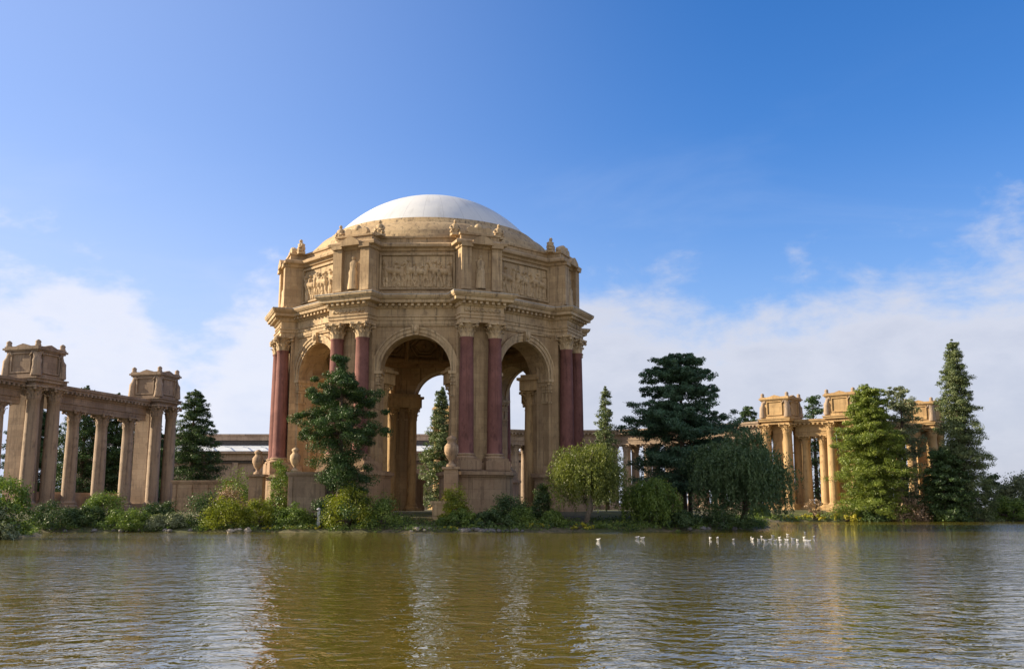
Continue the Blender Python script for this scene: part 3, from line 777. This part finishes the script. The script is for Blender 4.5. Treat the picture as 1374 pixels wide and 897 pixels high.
# ------------------------------------------------------------------ vegetation
def leaves(C, Rad, n, size, rng, aspect=.5, outward=1.0, squash=(1, 1, 1), hang=0.0):
    """n small leaf blades round each clump centre; returns verts, quads"""
    C = np.asarray(C, float); Rad = np.broadcast_to(np.asarray(Rad, float), (len(C),))
    c = np.repeat(C, n, 0); r = np.repeat(Rad, n)
    d = rng.normal(size=c.shape); d /= np.linalg.norm(d, axis=1, keepdims=True)
    rad = r * rng.random(len(c)) ** .45
    p = c + d * rad[:, None] * np.array(squash)
    nrm = d * outward + rng.normal(size=c.shape) * .55 + np.array([0, 0, .25]); nrm /= np.linalg.norm(nrm, axis=1, keepdims=True)
    ax = rng.normal(size=c.shape) + np.array([0, 0, -hang]); ax -= nrm * (ax * nrm).sum(1, keepdims=True); ax /= np.linalg.norm(ax, axis=1, keepdims=True) + 1e-9
    bx = np.cross(nrm, ax); s = size * rng.uniform(.6, 1.35, (len(c), 1))
    a = ax * s * .5; b = bx * s * .5 * aspect
    V = np.stack([p - a, p + b - a * .1, p + a, p - b - a * .1], 1).reshape(-1, 3)
    F = np.arange(len(V)).reshape(-1, 4)
    return V, F
def crown(name, parts, mat, parent, loc=(0, 0, 0)):
    V = []; F = []; o = 0
    for v, f in parts: V.append(v); F.append(f + o); o += len(v)
    return link(name, np_mesh(name, np.concatenate(V), np.concatenate(F)), mat, parent, loc)

def conifer(name, label, px, y_top, x0, x1, Y, mat, seed, prof, layers=26, per=7, up=0.0, droop=.25, clump=.085, nleaf=46, lsize=.42, group=None, z0f=.08, lean=0.0, two=False, whorl=.35, sparse=0.0, aspect=.38, squash=.62):
    """trunk with whorls of limbs that carry needle clumps; prof(t) gives the crown's half-width along the height"""
    rng = np.random.default_rng(seed)
    X, Zt = at(px, y_top, Y); g = gz(X, Y); H = Zt - g
    rl = X - at(x0, 560, Y)[0]; rr = at(x1, 560, Y)[0] - X; Rm = max(rl, rr)
    t = thing(name, label, 'tree', (X, Y, g - .15), 0, group)
    tr = MB(); r0 = max(.22, H * .017)
    tr.tube([(0, 0, 0), (.1 * lean, 0, H * .3), (lean * .5, 0, H * .6), (lean, 0, H * .97)], [r0 * 1.25, r0, r0 * .65, r0 * .12], 9)
    if two: tr.tube([(r0 * 2.4, .4, 0), (r0 * 2.6, .4, H * .25), (r0 * 2.9, .2, H * .5)], [r0 * .8, r0 * .65, r0 * .3], 8)
    C = []; Rd = []
    N = layers * per
    for i in range(N):
        if rng.random() < sparse: continue
        tt = z0f + (.985 - z0f) * ((i + rng.random()) / N)
        tt = round(tt * layers) / layers + rng.normal() * whorl / layers      # loose whorls
        tt = min(max(tt, z0f), .985)
        a = i * 2.39996 + rng.normal() * .4
        Lb = prof(tt) * Rm * rng.uniform(.70, 1.12)
        Lb *= (rl if math.cos(a) < 0 else rr) / Rm * abs(math.cos(a)) + (1 - abs(math.cos(a)))
        base = Vector((lean * tt, 0, H * tt)); dirv = Vector((math.cos(a), math.sin(a), 0))
        u_ = up + rng.normal() * .10; tip = rng.uniform(.0, .10)
        hz = lambda q: Lb * (u_ * q - droop * q * q + tip * q ** 4)
        pts = [base + dirv * Lb * q + Vector((0, 0, hz(q))) for q in (0, .33, .66, 1.0)]
        tr.tube(pts, [max(.03, r0 * .28 * (1 - tt * .7)), max(.025, r0 * .2 * (1 - tt * .7)), .03, .015], 4)
        cr = min(clump * H * (.5 + .6 * (1 - tt)) * .85, .62 * Lb + .25)
        nc = max(1, int(round(Lb / (cr * 1.15))))
        for j in range(nc):
            q = .18 + .80 * (j + .6) / nc; lo = base + dirv * Lb * q + Vector((0, 0, hz(q)))
            s_ = cr * rng.uniform(.6, 1.2) * (1.08 - .35 * q)
            C.append((lo.x + rng.normal() * cr * .35, lo.y + rng.normal() * cr * .35, lo.z + rng.normal() * cr * .22)); Rd.append(s_)
    for q, k in ((.93, .42), (.955, .32), (.98, .22), (1.0, .13)): C.append((lean * q, 0, H * q)); Rd.append(clump * H * k)
    C = np.array(C); Rd = np.array(Rd)
    kx = .5 * (rl / np.percentile(-C[:, 0] + Rd * .8, 99.3) + rr / np.percentile(C[:, 0] + Rd * .8, 99.3))
    C[:, :2] *= kx; tr.v = [(v[0] * kx if abs(v[0]) > r0 * 2.6 else v[0], v[1] * kx if abs(v[1]) > r0 * 2.6 else v[1], v[2]) for v in tr.v]
    tr.build('trunk', M['bark'], t)
    crown('crown', [leaves(C, Rd, nleaf, lsize, rng, aspect, .8, (1.1, 1.1, squash))], mat, t)
    return t

def bushy(name, label, x0, x1, y_top, Y, mat, seed, cat='shrub', n=42, nleaf=70, lsize=.22, group=None, depth=1.0, flat=1.0, trunk=False, hgt=None, base_y=None, clump=.30, aspect=.6):
    """leafy mound whose crown sits on stems; x0,x1 are its edges in the photograph"""
    rng = np.random.default_rng(seed); xc = (x0 + x1) / 2
    X, Zt = at(xc, y_top, Y); g = gz(X, Y)
    if base_y is not None: g = at(xc, base_y, Y)[1]
    H = max(.5, Zt - g); W = (at(x1, y_top, Y)[0] - at(x0, y_top, Y)[0]) / 2
    C = []; Rd = []; b = .32 if trunk else .0
    cr = clump * min(W, H * .8)
    for i in range(n):
        d = rng.normal(size=3); d /= np.linalg.norm(d); d[2] = abs(d[2]) if not trunk else d[2]
        k = rng.uniform(.55, 1.0) ** .6 * rng.uniform(.84, 1.04)
        if trunk: p = (d[0] * (W - cr * .6) * k, d[1] * (W - cr * .6) * depth * k, H * (.62 + (d[2] * .36) * k) - cr * .35)
        else: p = (d[0] * (W - cr * .6) * k, d[1] * (W - cr * .6) * depth * k, max(.12 * H, (H - cr * .8) * (d[2] ** flat) * k))
        C.append(p); Rd.append(cr * rng.uniform(.6, 1.25))
    C = np.array(C); Rd = np.array(Rd)
    C[:, 0] *= W / max(np.max(C[:, 0] + Rd * .8), np.max(-C[:, 0] + Rd * .8)); C[:, 2] *= H / np.max(C[:, 2] + Rd * .62)
    t = thing(name, label, cat, (X, Y, g - .1), 0, group); st = MB()
    for i in range(5 if not trunk else 7):
        c = C[int(rng.integers(len(C)))]
        st.tube([(c[0] * .08, c[1] * .08, 0), (c[0] * .2, c[1] * .2, H * (.3 if trunk else .15)), (c[0] * .8, c[1] * .8, c[2] * .9)], [.05 * W + .03, .035 * W + .02, .02], 6)
    st.build('trunk' if trunk else 'stems', M['bark'], t)
    crown('crown' if trunk else 'foliage', [leaves(C, Rd, nleaf, lsize, rng, aspect, 1.0, (1, 1, .82))], mat, t)
    return t

def willow(name, label, px, x0, x1, y_top, y_bot, Y, mat, seed, strands=520, lsize=.34, bark='bark', trunk_px=None):
    rng = np.random.default_rng(seed)
    X, Zt = at(px, y_top, Y); g = gz(X, Y); H = Zt - g
    rl = X - at(x0, 600, Y)[0]; rr = at(x1, 600, Y)[0] - X
    zb_ = at(px, y_bot, Y)[1] - g
    t = thing(name, label, 'tree', (X, Y, g - .1)); tr = MB(); r0 = H * .026
    tr.tube([(0, 0, 0), (.05 * H, 0, H * .2), (.02 * H, 0, H * .45)], [r0 * 1.3, r0, r0 * .8], 9)
    Cs = []; V = []; F = []
    lobes = []
    for i in range(15):
        a = 2 * math.pi * i / 15 * 2.4; k = .25 + .72 * ((i + .5) / 15) ** .6
        ex = (rl if math.cos(a) < 0 else rr) * .80 * k
        lobes.append(np.array([math.cos(a) * ex, math.sin(a) * (rl + rr) / 2 * .8 * k, H * (.93 - .40 * k ** 1.8) + rng.uniform(-.12, .03) * H]))
        l = lobes[-1]
        tr.tube([(.02 * H, 0, H * .40), (l[0] * .4, l[1] * .4, H * .40 + (l[2] - H * .4) * .65), tuple(l)], [r0 * .55, r0 * .32, .04], 6)
    tr.build('trunk', M[bark], t)
    P = []
    for s_ in range(strands):
        l = lobes[int(rng.integers(len(lobes)))]; d = rng.normal(size=3); d /= np.linalg.norm(d); d[2] = abs(d[2]) * .7
        rr_ = .21 * min(rl + rr, H)
        top = l + d * rr_ * rng.uniform(.3, 1.0) * np.array([1, 1, .62])
        top[2] = min(top[2], H * .985)
        e = math.hypot(top[0] / max(rl, .1) if top[0] < 0 else top[0] / rr, top[1] / (rl + rr) * 2)
        ln = max(.8, (top[2] - zb_ * rng.uniform(.5, 2.1)) * rng.uniform(.25, .66 + .34 * min(1, e)))
        m_ = max(4, int(ln / .22)); q = np.arange(m_) / m_
        arc = np.minimum(1, q * 3)
        pts = np.stack([top[0] + d[0] * .7 * arc, top[1] + d[1] * .7 * arc, top[2] - ln * q], 1)
        P.append(pts)
    P = np.concatenate(P); P = P + rng.normal(size=P.shape) * .12
    v, f = leaves(P, .16, 3, lsize, rng, .38, .5, (1, 1, 1.2), 2.2)
    crown('crown', [(v, f)], mat, t)
    return t

cone = lambda t: max(.03, (1 - t) ** .85)
# left, behind the colonnade
conifer('fir_tree', 'dark conifer with a ragged pointed top beside the tall end tower of the brown colonnade', 262, 522, 222, 302, 205, M['fir'], 1, lambda t: min(1, 1.15 * (1 - t) ** .6 + .06) * (.55 + .45 * math.sin(min(1, t * 2) * 1.57)), 24, 8, .10, .22, .075, 110, .36)
for i, (px, yt, a, b) in enumerate(((118, 517, 70, 150), (160, 527, 120, 196), (205, 560, 165, 232), (50, 545, 0, 95))):
    conifer('fir_tree', ('dark conifer seen between columns just right of the nearer brown tower', 'dark conifer seen between the middle columns of the brown colonnade',
            'low dark conifer seen between the tall end columns of the brown colonnade', 'dark conifer behind the nearer tower of the brown colonnade')[i], px, yt, a, b, 212 + 3 * i, M['fir'], 20 + i,
            lambda t: min(1, 1.3 * (1 - t) ** .55 + .05), 20, 8, .06, .2, .09, 110, .42, z0f=.04)
# through the arch, and to the right behind the rotunda
conifer('fir_tree', 'slim conifer seen through the large central arch', 594, 519, 556, 618, 205, M['spire'], 31, lambda t: min(1, 1.1 * (1 - t) ** .8 + .05), 24, 7, 0, .22, .08, 60, .5)
conifer('pine_tree', 'small distant conifer against the sky right of the red columns', 812, 518, 788, 836, 232, M['spire'], 33, lambda t: min(1, 1.2 * (1 - t) ** .7 + .05), 22, 7, .05, .15, .07, 50, .5)
def bigpine(t):
    k = [(0, .6), (.2, .72), (.36, .88), (.5, 1.0), (.58, .95), (.66, .62), (.74, .66), (.82, .60), (.9, .55), (.96, .40), (1, .2)]
    for (a, va), (b, vb) in zip(k, k[1:]):
        if t <= b: return va + (vb - va) * (t - a) / (b - a)
    return .1
conifer('pine_tree', 'tall dark pine with flat spreading limbs standing over the willows', 912, 474, 838, 984, 142, M['pine_dark'], 35, lambda t: min(1.05, bigpine(t) * 1.08), 15, 17, .16, .10, .072, 130, .34, z0f=.14, two=True, squash=.6, whorl=.55, sparse=.14)
conifer('pine_tree', 'dark pine peeping over the colonnade left of its sunlit end tower', 1003, 545, 975, 1030, 252, M['fir'], 37, lambda t: min(1, 1.2 * (1 - t) ** .5 + .1), 16, 7, .2, .1, .09, 50, .6)
conifer('pine_tree', 'dark spreading pine behind the entablature between two sunlit towers', 1090, 531, 1064, 1128, 252, M['fir'], 38, lambda t: min(1, 1.3 * (1 - t) ** .5 + .1), 16, 7, .2, .1, .09, 50, .6, sparse=.25)
conifer('conifer_tree', 'dense fresh green conifer in front of the golden colonnade', 1163, 515, 1116, 1216, 206, M['conifer_lit'], 41, lambda t: min(1, 1.45 * (1 - t) ** .48 + .04) * (.86 + .14 * math.sin(t * 23)), 26, 14, .02, .16, .075, 125, .36, z0f=.03)
conifer('cedar_tree', 'thin grey green tree half hidden behind the fresh green conifer', 1207, 519, 1172, 1240, 216, M['shrub_grey'], 43, lambda t: min(1, 1.3 * (1 - t) ** .5 + .12), 15, 9, .35, .1, .075, 60, .45, whorl=1.0, sparse=.15)
conifer('dark_conifer', 'dark green low conifer at the foot of the tall spire tree', 1262, 600, 1226, 1300, 203, M['fir'], 45, lambda t: min(1, 1.2 * (1 - t) ** .5 + .1), 18, 8, .02, .16, .12, 70, .5, z0f=.04)
conifer('spire_tree', 'tallest slender spire conifer on the far right shore', 1277, 455, 1246, 1328, 206, M['spire'], 47, lambda t: min(1, (1.08 * (1 - t) ** .66 + .03)) * (.88 + .12 * math.sin(t * 41)), 30, 15, .0, .20, .055, 105, .35, z0f=.02)
# front conifer before the rotunda
def fc(t):
    k = [(0, .2), (.12, .60), (.22, .66), (.36, .42), (.46, .50), (.58, .92), (.72, 1.0), (.82, .78), (.92, .48), (1, .12)]
    for (a, va), (b, vb) in zip(k, k[1:]):
        if t <= b: return va + (vb - va) * (t - a) / (b - a)
    return .1
conifer('conifer_tree', 'ragged dark green conifer standing before the left red columns of the rotunda', 461, 477, 399, 526, 119.5, M['front'], 51, fc, 12, 10, .10, .30, .090, 430, .205, aspect=.5, z0f=.08, sparse=.30, whorl=.8, lean=-.2, squash=.7)

# willows and round trees
willow('willow_tree', 'sunlit yellow green willow with a pale trunk on the bank', 785, 736, 838, 578, 694, 122.5, M['willow'], 61, 680, .28, 'bark_pale')
willow('willow_tree', 'low drooping green willow touching the water beside the sunlit willow', 872, 828, 914, 634, 711, 124.5, M['shrub'], 62, 520, .30)
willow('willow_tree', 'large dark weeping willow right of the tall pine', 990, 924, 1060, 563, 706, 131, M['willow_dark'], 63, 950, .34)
bushy('round_tree', 'olive green round tree at the right edge beyond the spire conifer', 1326, 1402, 628, 213, M['shrub_grey'], 71, 'tree', 90, 150, .42, trunk=False)
bushy('round_tree', 'dark green tree between the spire conifer and the olive green round tree', 1308, 1346, 634, 221, M['shrub_dark'], 72, 'tree', 40, 90, .5)
bushy('shrub', 'green waterside bush below the olive green round tree', 1316, 1390, 662, 208, M['shrub'], 73, 'shrub', 60, 110, .36)
bushy('large_shrub', 'big dark bush at the left edge on the near bank', -45, 52, 632, 92, M['shrub'], 74, 'shrub', 60, 110, .26)
bushy('large_shrub', 'lower olive bush at the left edge overhanging the water', -40, 34, 676, 90, M['shrub_grey'], 75, 'shrub', 44, 90, .22)

SH = [  # x0, x1, top, distance, material, label
 (36, 112, 672, 117.5, 'shrub_dark', 'dark mounded bush right of the near left bank bush'),
 (86, 150, 678, 119.5, 'shrub_dark', 'dark bush under the second column of the brown colonnade'),
 (112, 176, 657, 123, 'shrub', 'bright topped domed bush before the brown colonnade'),
 (132, 212, 682, 118.6, 'shrub', 'wide low clipped bush below the bright topped domed bush'),
 (188, 240, 672, 123, 'shrub_dark', 'small dark bush at the foot of the tall end columns'),
 (196, 224, 691, 118.5, 'shrub_grey', 'round grey green bush at the water edge, left of a pair'),
 (216, 250, 689, 118.8, 'shrub_grey', 'round grey green bush at the water edge, right of a pair'),
 (242, 322, 656, 121.5, 'shrub_dark', 'large dark rounded bush before the low grey wall'),
 (268, 340, 664, 119, 'shrub_lime', 'bright lime green bush left of the pale shore rocks'),
 (292, 352, 628, 133, 'shrub', 'green bush before the hall wall and left of the urn'),
 (318, 374, 668, 119.5, 'shrub_lime', 'lime green bush right of the pale shore rocks'),
 (280, 340, 652, 124, 'dry', 'brown dry brush above the lime green bush'),
 (358, 402, 618, 126, 'shrub', 'tall green bush climbing beside the stone planter'),
 (366, 420, 675, 119, 'shrub', 'green bush before the stone planter'),
 (430, 508, 648, 117.6, 'shrub_lime', 'large fresh green bush under the ragged conifer'),
 (478, 552, 660, 118, 'shrub', 'dark green wide bush left of the central arch'),
 (588, 632, 650, 121, 'shrub_lime', 'bright leafy bush at the left corner of the great pedestal'),
 (584, 650, 683, 118.5, 'shrub', 'low green bush at the foot of the bright leafy bush'),
 (628, 692, 686, 118.5, 'shrub_dark', 'low dark hedge like bush above the blue grey shore rocks'),
 (652, 718, 662, 121.5, 'shrub_dark', 'dark domed bush against the great pedestal'),
 (676, 718, 680, 119.5, 'shrub', 'small sunlit domed bush before the dark domed bush'),
 (712, 742, 650, 124, 'shrub_dark', 'upright dark bush left of the sunlit willow'),
 (722, 760, 684, 119.5, 'shrub', 'small rounded bush under the sunlit willow'),
 (930, 1012, 676, 126.5, 'shrub_dark', 'dark spreading bush at the foot of the dark weeping willow'),
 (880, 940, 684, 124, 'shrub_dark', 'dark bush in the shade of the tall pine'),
 (1004, 1032, 678, 203, 'shrub', 'small green bush at the foot of the golden end tower'),
 (1184, 1250, 662, 204, 'dry', 'brownish bush right of the fresh green conifer'),
 (1150, 1196, 676, 203.5, 'shrub_dark', 'dark bush at the foot of the fresh green conifer'),
 (1240, 1300, 668, 203.5, 'shrub', 'mixed green bush at the foot of the spire conifer'),
]
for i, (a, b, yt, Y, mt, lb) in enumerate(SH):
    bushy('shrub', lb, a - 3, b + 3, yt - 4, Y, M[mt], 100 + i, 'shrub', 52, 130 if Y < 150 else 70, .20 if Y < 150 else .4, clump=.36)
# matted low growth that nobody could count along the banks
def cover(name, label, n, dmin, dmax, box, mat, seed, lsize, h):
    rng = np.random.default_rng(seed); X = rng.uniform(box[0], box[1], n * 14); Y = rng.uniform(box[2], box[3], n * 14)
    d = shore_dist(X, Y); keep = (d > dmin) & (d < dmax) & (rng.random(len(X)) < np.clip(1.15 - d / dmax, .12, 1)) & (np.sin(X * .7 + 2 * np.sin(Y * .4)) + rng.normal(size=len(X)) * .6 > -.55)
    X, Y = X[keep][:n], Y[keep][:n]; Z = height(X, Y)
    v, f = leaves(np.stack([X, Y, Z + h * .35], 1), rng.uniform(.5, 1.3, len(X)) * h, 22, lsize, rng, .5, .8, (1.3, 1.3, .7))
    tag(link(name, np_mesh(name, v, f), mat), label, 'ground cover', None, 'stuff')
cover('ground_cover', 'low green ground cover matting the near bank', 1500, -.1, 8, (-60, 36, 85, 145), M['shrub'], 301, .2, .55)
cover('ground_cover', 'dark low growth between the bushes on the near bank', 900, .1, 10, (-60, 36, 85, 145), M['shrub_dark'], 302, .2, .7)
cover('ground_cover', 'low green ground cover on the far right bank', 700, -.1, 8, (36, 150, 145, 225), M['shrub'], 303, .3, .7)
# yellow green waterside plants: low mounds, one by one
YP = [(378, 404, 704, 117.3, 'low yellow green plants at the water before the stone planter'), (402, 436, 703, 117.3, 'yellow green plants at the water left of the large fresh green bush'),
      (586, 618, 705, 116, 'yellow green plants at the water below the central arch'), (700, 738, 703, 117.6, 'grassy yellow green tuft at the water right of the great pedestal'),
      (762, 798, 699, 118.5, 'brightest yellow plant at the water below the sunlit willow'), (352, 378, 704, 117.5, 'small yellow green plant at the water beside the lime green bush'),
      (1036, 1072, 690, 203, 'yellow green plants before the golden end tower'), (1072, 1110, 688, 203.4, 'yellow green plants below the pinkish bare tree'), (1110, 1160, 687, 204, 'yellow green plants at the foot of the golden column'), (1012, 1040, 691, 202.5, 'yellow green plants right of the dark willow')]
for i, (a, b, yt, Y, lb) in enumerate(YP):
    bushy('waterside_plant', lb, a, b, yt, Y, M['yellow'], 200 + i, 'plant', 22, 50, .2 if Y < 150 else .32, depth=.7)
bare = bushy('bare_tree', 'small pinkish bare tree before the golden colonnade', 1078, 1106, 668, 205, M['dry'], 240, 'tree', 22, 40, .3, trunk=True)

# ------------------------------------------------------------------ stone things on the bank
def stone_box(name, label, cat, x0, x1, yt, yb, Y, depth, mat, cap=True):
    xa, zt = at(x0, yt, Y); xb, zb2 = at(x1, yb, Y); w = xb - xa; h = zt - zb2
    t = thing(name, label, cat, ((xa + xb) / 2, Y + depth / 2, zb2))
    m = MB(); m.box((0, 0, h / 2 - .2), (w, depth, h + .3)); m.build('body', mat, t)
    if cap:
        m = MB(); m.box((0, 0, h - .12), (w + .5, depth + .5, .28)); m.box((0, 0, h - .36), (w + .24, depth + .24, .2)); m.build('coping', mat, t)
    m = MB()
    for s_ in np.linspace(-w / 2 + .35, w / 2 - .35, max(2, int(w / 1.6))): m.box((s_, -depth / 2 - .05, h * .46), (.45, .22, h * .84))
    m.build('pilasters', mat, t)
    return t
stone_box('planter', 'tall shaded stone planter with a sunlit left edge, left of the ragged conifer', 'planter', 387, 437, 633, 688, 121.5, 4.6, M['brown'])
stone_box('garden_wall', 'low grey brown wall joining the end of the brown colonnade', 'wall', 232, 300, 644, 692, 140, 3.0, M['pedestal'])
stone_box('stone_bench', 'low sunlit stone block beside the bright leafy bush', 'bench', 580, 606, 672, 692, 121, 2.2, M['stone'])
def big_urn(label, px, yt, ym, yb, Y, mat):
    x, z2 = at(px, yt, Y); z1 = at(px, ym, Y)[1]; z0 = at(px, yb, Y)[1]
    t = thing('stone_urn', label, 'urn', (x, Y, z0)); me = urn_mesh(z2 - z1); me.name = 'vase'; me.transform(Matrix.Diagonal((.8, .8, 1, 1)))
    link('vase', me, mat, t, (0, 0, z1 - z0))
    h = z1 - z0; m = MB(); m.box((0, 0, h * .5), (1.7, 1.7, h)); m.box((0, 0, h - .15), (2.2, 2.2, .29)); m.box((0, 0, .25), (2.2, 2.2, .5)); m.build('plinth', mat, t)
big_urn('large sunlit stone urn on a plinth at the rotunda left end', 347, 603, 636, 680, 128, M['pedestal'])
big_urn('stone urn behind the stone planter', 397, 600, 632, 680, 128, M['stone_plain'])
big_urn('grey stone urn on a plinth in the central arch, left of the great pedestal', 606, 584, 626, 690, 124.5, M['pedestal'])
# pale post
x, z = at(428, 683, 117.6); t = thing('marker_post', 'white marker post among the bushes below the stone planter', 'post', (x, 117.6, gz(x, 117.6) - .1))
hh = z - gz(x, 117.6)
MB().box((0, 0, hh / 2), (.34, .3, hh + .2), None, .1).build('post', M['post'], t)
MB().lathe([(.27, 0), (.27, .06), (.05, .2)], 10, c=(0, 0, hh + .1)).build('cap', M['post'], t)
# shore rocks
rng = random.Random(7)
def rock_mesh(r, seed):
    q = random.Random(seed); m = MB(); m.ball((0, 0, 0), (r, r * .8, r * .62), 9, 6)
    m.v = [tuple(c * (1 + q.uniform(-.16, .16)) for c in v) for v in m.v]
    for i in range(len(m.sm)): m.sm[i] = False
    return m.mesh('shore_rock')
RM = [rock_mesh(.55, s_) for s_ in range(5)]; RP = [rock_mesh(.6, 50 + s_) for s_ in range(4)]
def rocks(x0, x1, n, meshes, mat, label, group, Ys):
    for i in range(n):
        px = x0 + (x1 - x0) * (i + rng.random() * .8) / n; Y = rng.uniform(*Ys); X = at(px, 708, Y)[0]
        for _ in range(40):
            if gz(X, Y) > .12: break
            Y += .2
        o = link('shore_rock', meshes[i % len(meshes)] if meshes[i % len(meshes)].materials else meshes[i % len(meshes)], mat, None, (X, Y, max(.1, gz(X, Y))), rng.random() * 6)
        k = rng.uniform(.4, 1.0); o.scale = (k, k, k); tag(o, label, 'rock', group)
rocks(303, 332, 7, RP, M['rock_pale'], 'pale rock in the heap at the water between the lime green bushes', 'pale rocks between the lime green bushes', (115, 117))
rocks(545, 580, 8, [rock_mesh(.5, 90 + s_) for s_ in range(3)], M['rock_pale'], 'pale stone at the water below the central arch', 'pale stones below the central arch', (114, 117))
rocks(612, 705, 14, RM, M['rock'], 'blue grey rock along the water below the great pedestal', 'grey rocks below the great pedestal', (113.5, 115))
rocks(60, 250, 14, [rock_mesh(.4, 120 + s_) for s_ in range(3)], M['rock'], 'small grey rock along the water before the brown colonnade', 'grey rocks before the brown colonnade', (112, 117))
rocks(905, 1005, 10, [rock_mesh(.5, 140 + s_) for s_ in range(3)], M['rock'], 'grey rock along the water below the dark weeping willow', 'grey rocks below the dark willow', (121, 126))

# ------------------------------------------------------------------ gulls on the lagoon
def gull_meshes():
    m = MB(); rings = []
    for y, rx, rz, zc_ in ((-.44, .01, .01, .17), (-.32, .05, .025, .16), (-.16, .12, .08, .13), (0, .15, .115, .10), (.13, .14, .12, .11), (.22, .10, .10, .15), (.26, .075, .08, .20), (.29, .07, .075, .25), (.33, .068, .068, .27), (.37, .05, .05, .275), (.40, .01, .01, .27)):
        rings.append([Vector((rx * math.cos(2 * math.pi * i / 12), y, zc_ + rz * math.sin(2 * math.pi * i / 12))) for i in range(12)])
    m.rings(rings, True); b = m.mesh('gull')
    w = MB()
    for s_ in (-1, 1):
        w.rings([[Vector((s_ * (.10 + k * .05) + a, .12 - .44 * k, .16 + .03 * k + c * (1 - k))) for a, c in ((-.03, -.08), (.03, -.06), (.03, .06), (-.03, .09))] for k in (0, .3, .6, 1.0)], True)
    k_ = MB().lathe([(.022, 0), (.016, .05), (.003, .10)], 6, frame=Matrix.Translation((0, .385, .26)) @ Matrix.Rotation(R(-90), 4, 'X')).mesh('beak')
    return b, w.mesh('wing'), k_
GB, GW, GK = gull_meshes()
GULLS = [(803, 724, 'white gull swimming alone, right of the sunlit willow reflection', None, 1.15)]
for x_, y_ in ((855, 721), (862, 722)): GULLS.append((x_, y_, 'white gull of the pair swimming below the low drooping willow', 'pair of gulls below the drooping willow', 1.0))
for x_, y_ in ((953, 722), (963, 722)): GULLS.append((x_, y_, 'white gull of the pair swimming below the dark weeping willow', 'pair of gulls below the dark willow', 1.1))
GULLS.append((984, 724, 'white gull swimming alone between the pair and the flock', None, 1.0))
for x_, y_ in ((1008, 721), (1010, 723), (1022, 720), (1027, 725), (1033, 724), (1040, 725), (1046, 721), (1047, 725), (1055, 724), (1057, 725), (1064, 723), (1079, 721), (1082, 725), (1085, 726), (1092, 720), (1080, 714), (1057, 717), (1037, 719), (1070, 725), (1018, 724)):
    GULLS.append((x_, y_, 'white gull in the flock resting on the water before the golden colonnade', 'flock of gulls on the lagoon', 1.0))
gproto = None; q = random.Random(5)
for x_, y_, lb, grp, k in GULLS:
    ang = math.atan((y_ - CY) / FPX) - TILT; Y = CAM_H / math.tan(ang); X = at(x_, y_, Y)[0]
    if gproto is None:
        gproto = link('gull', GB, M['feather']); link('wing', GW, M['feather'], gproto); link('beak', GK, M['beak'], gproto); o = gproto
    else: o = dup(gproto)
    for key in ('label', 'category', 'group'):
        if key in o: del o[key]
    tag(o, lb, 'gull', grp); o.location = (X, Y, -.02); k *= .46; o.rotation_euler = (0, 0, q.uniform(0, 6.28)); s_ = k * q.uniform(.95, 1.25); o.scale = (s_, s_, s_)
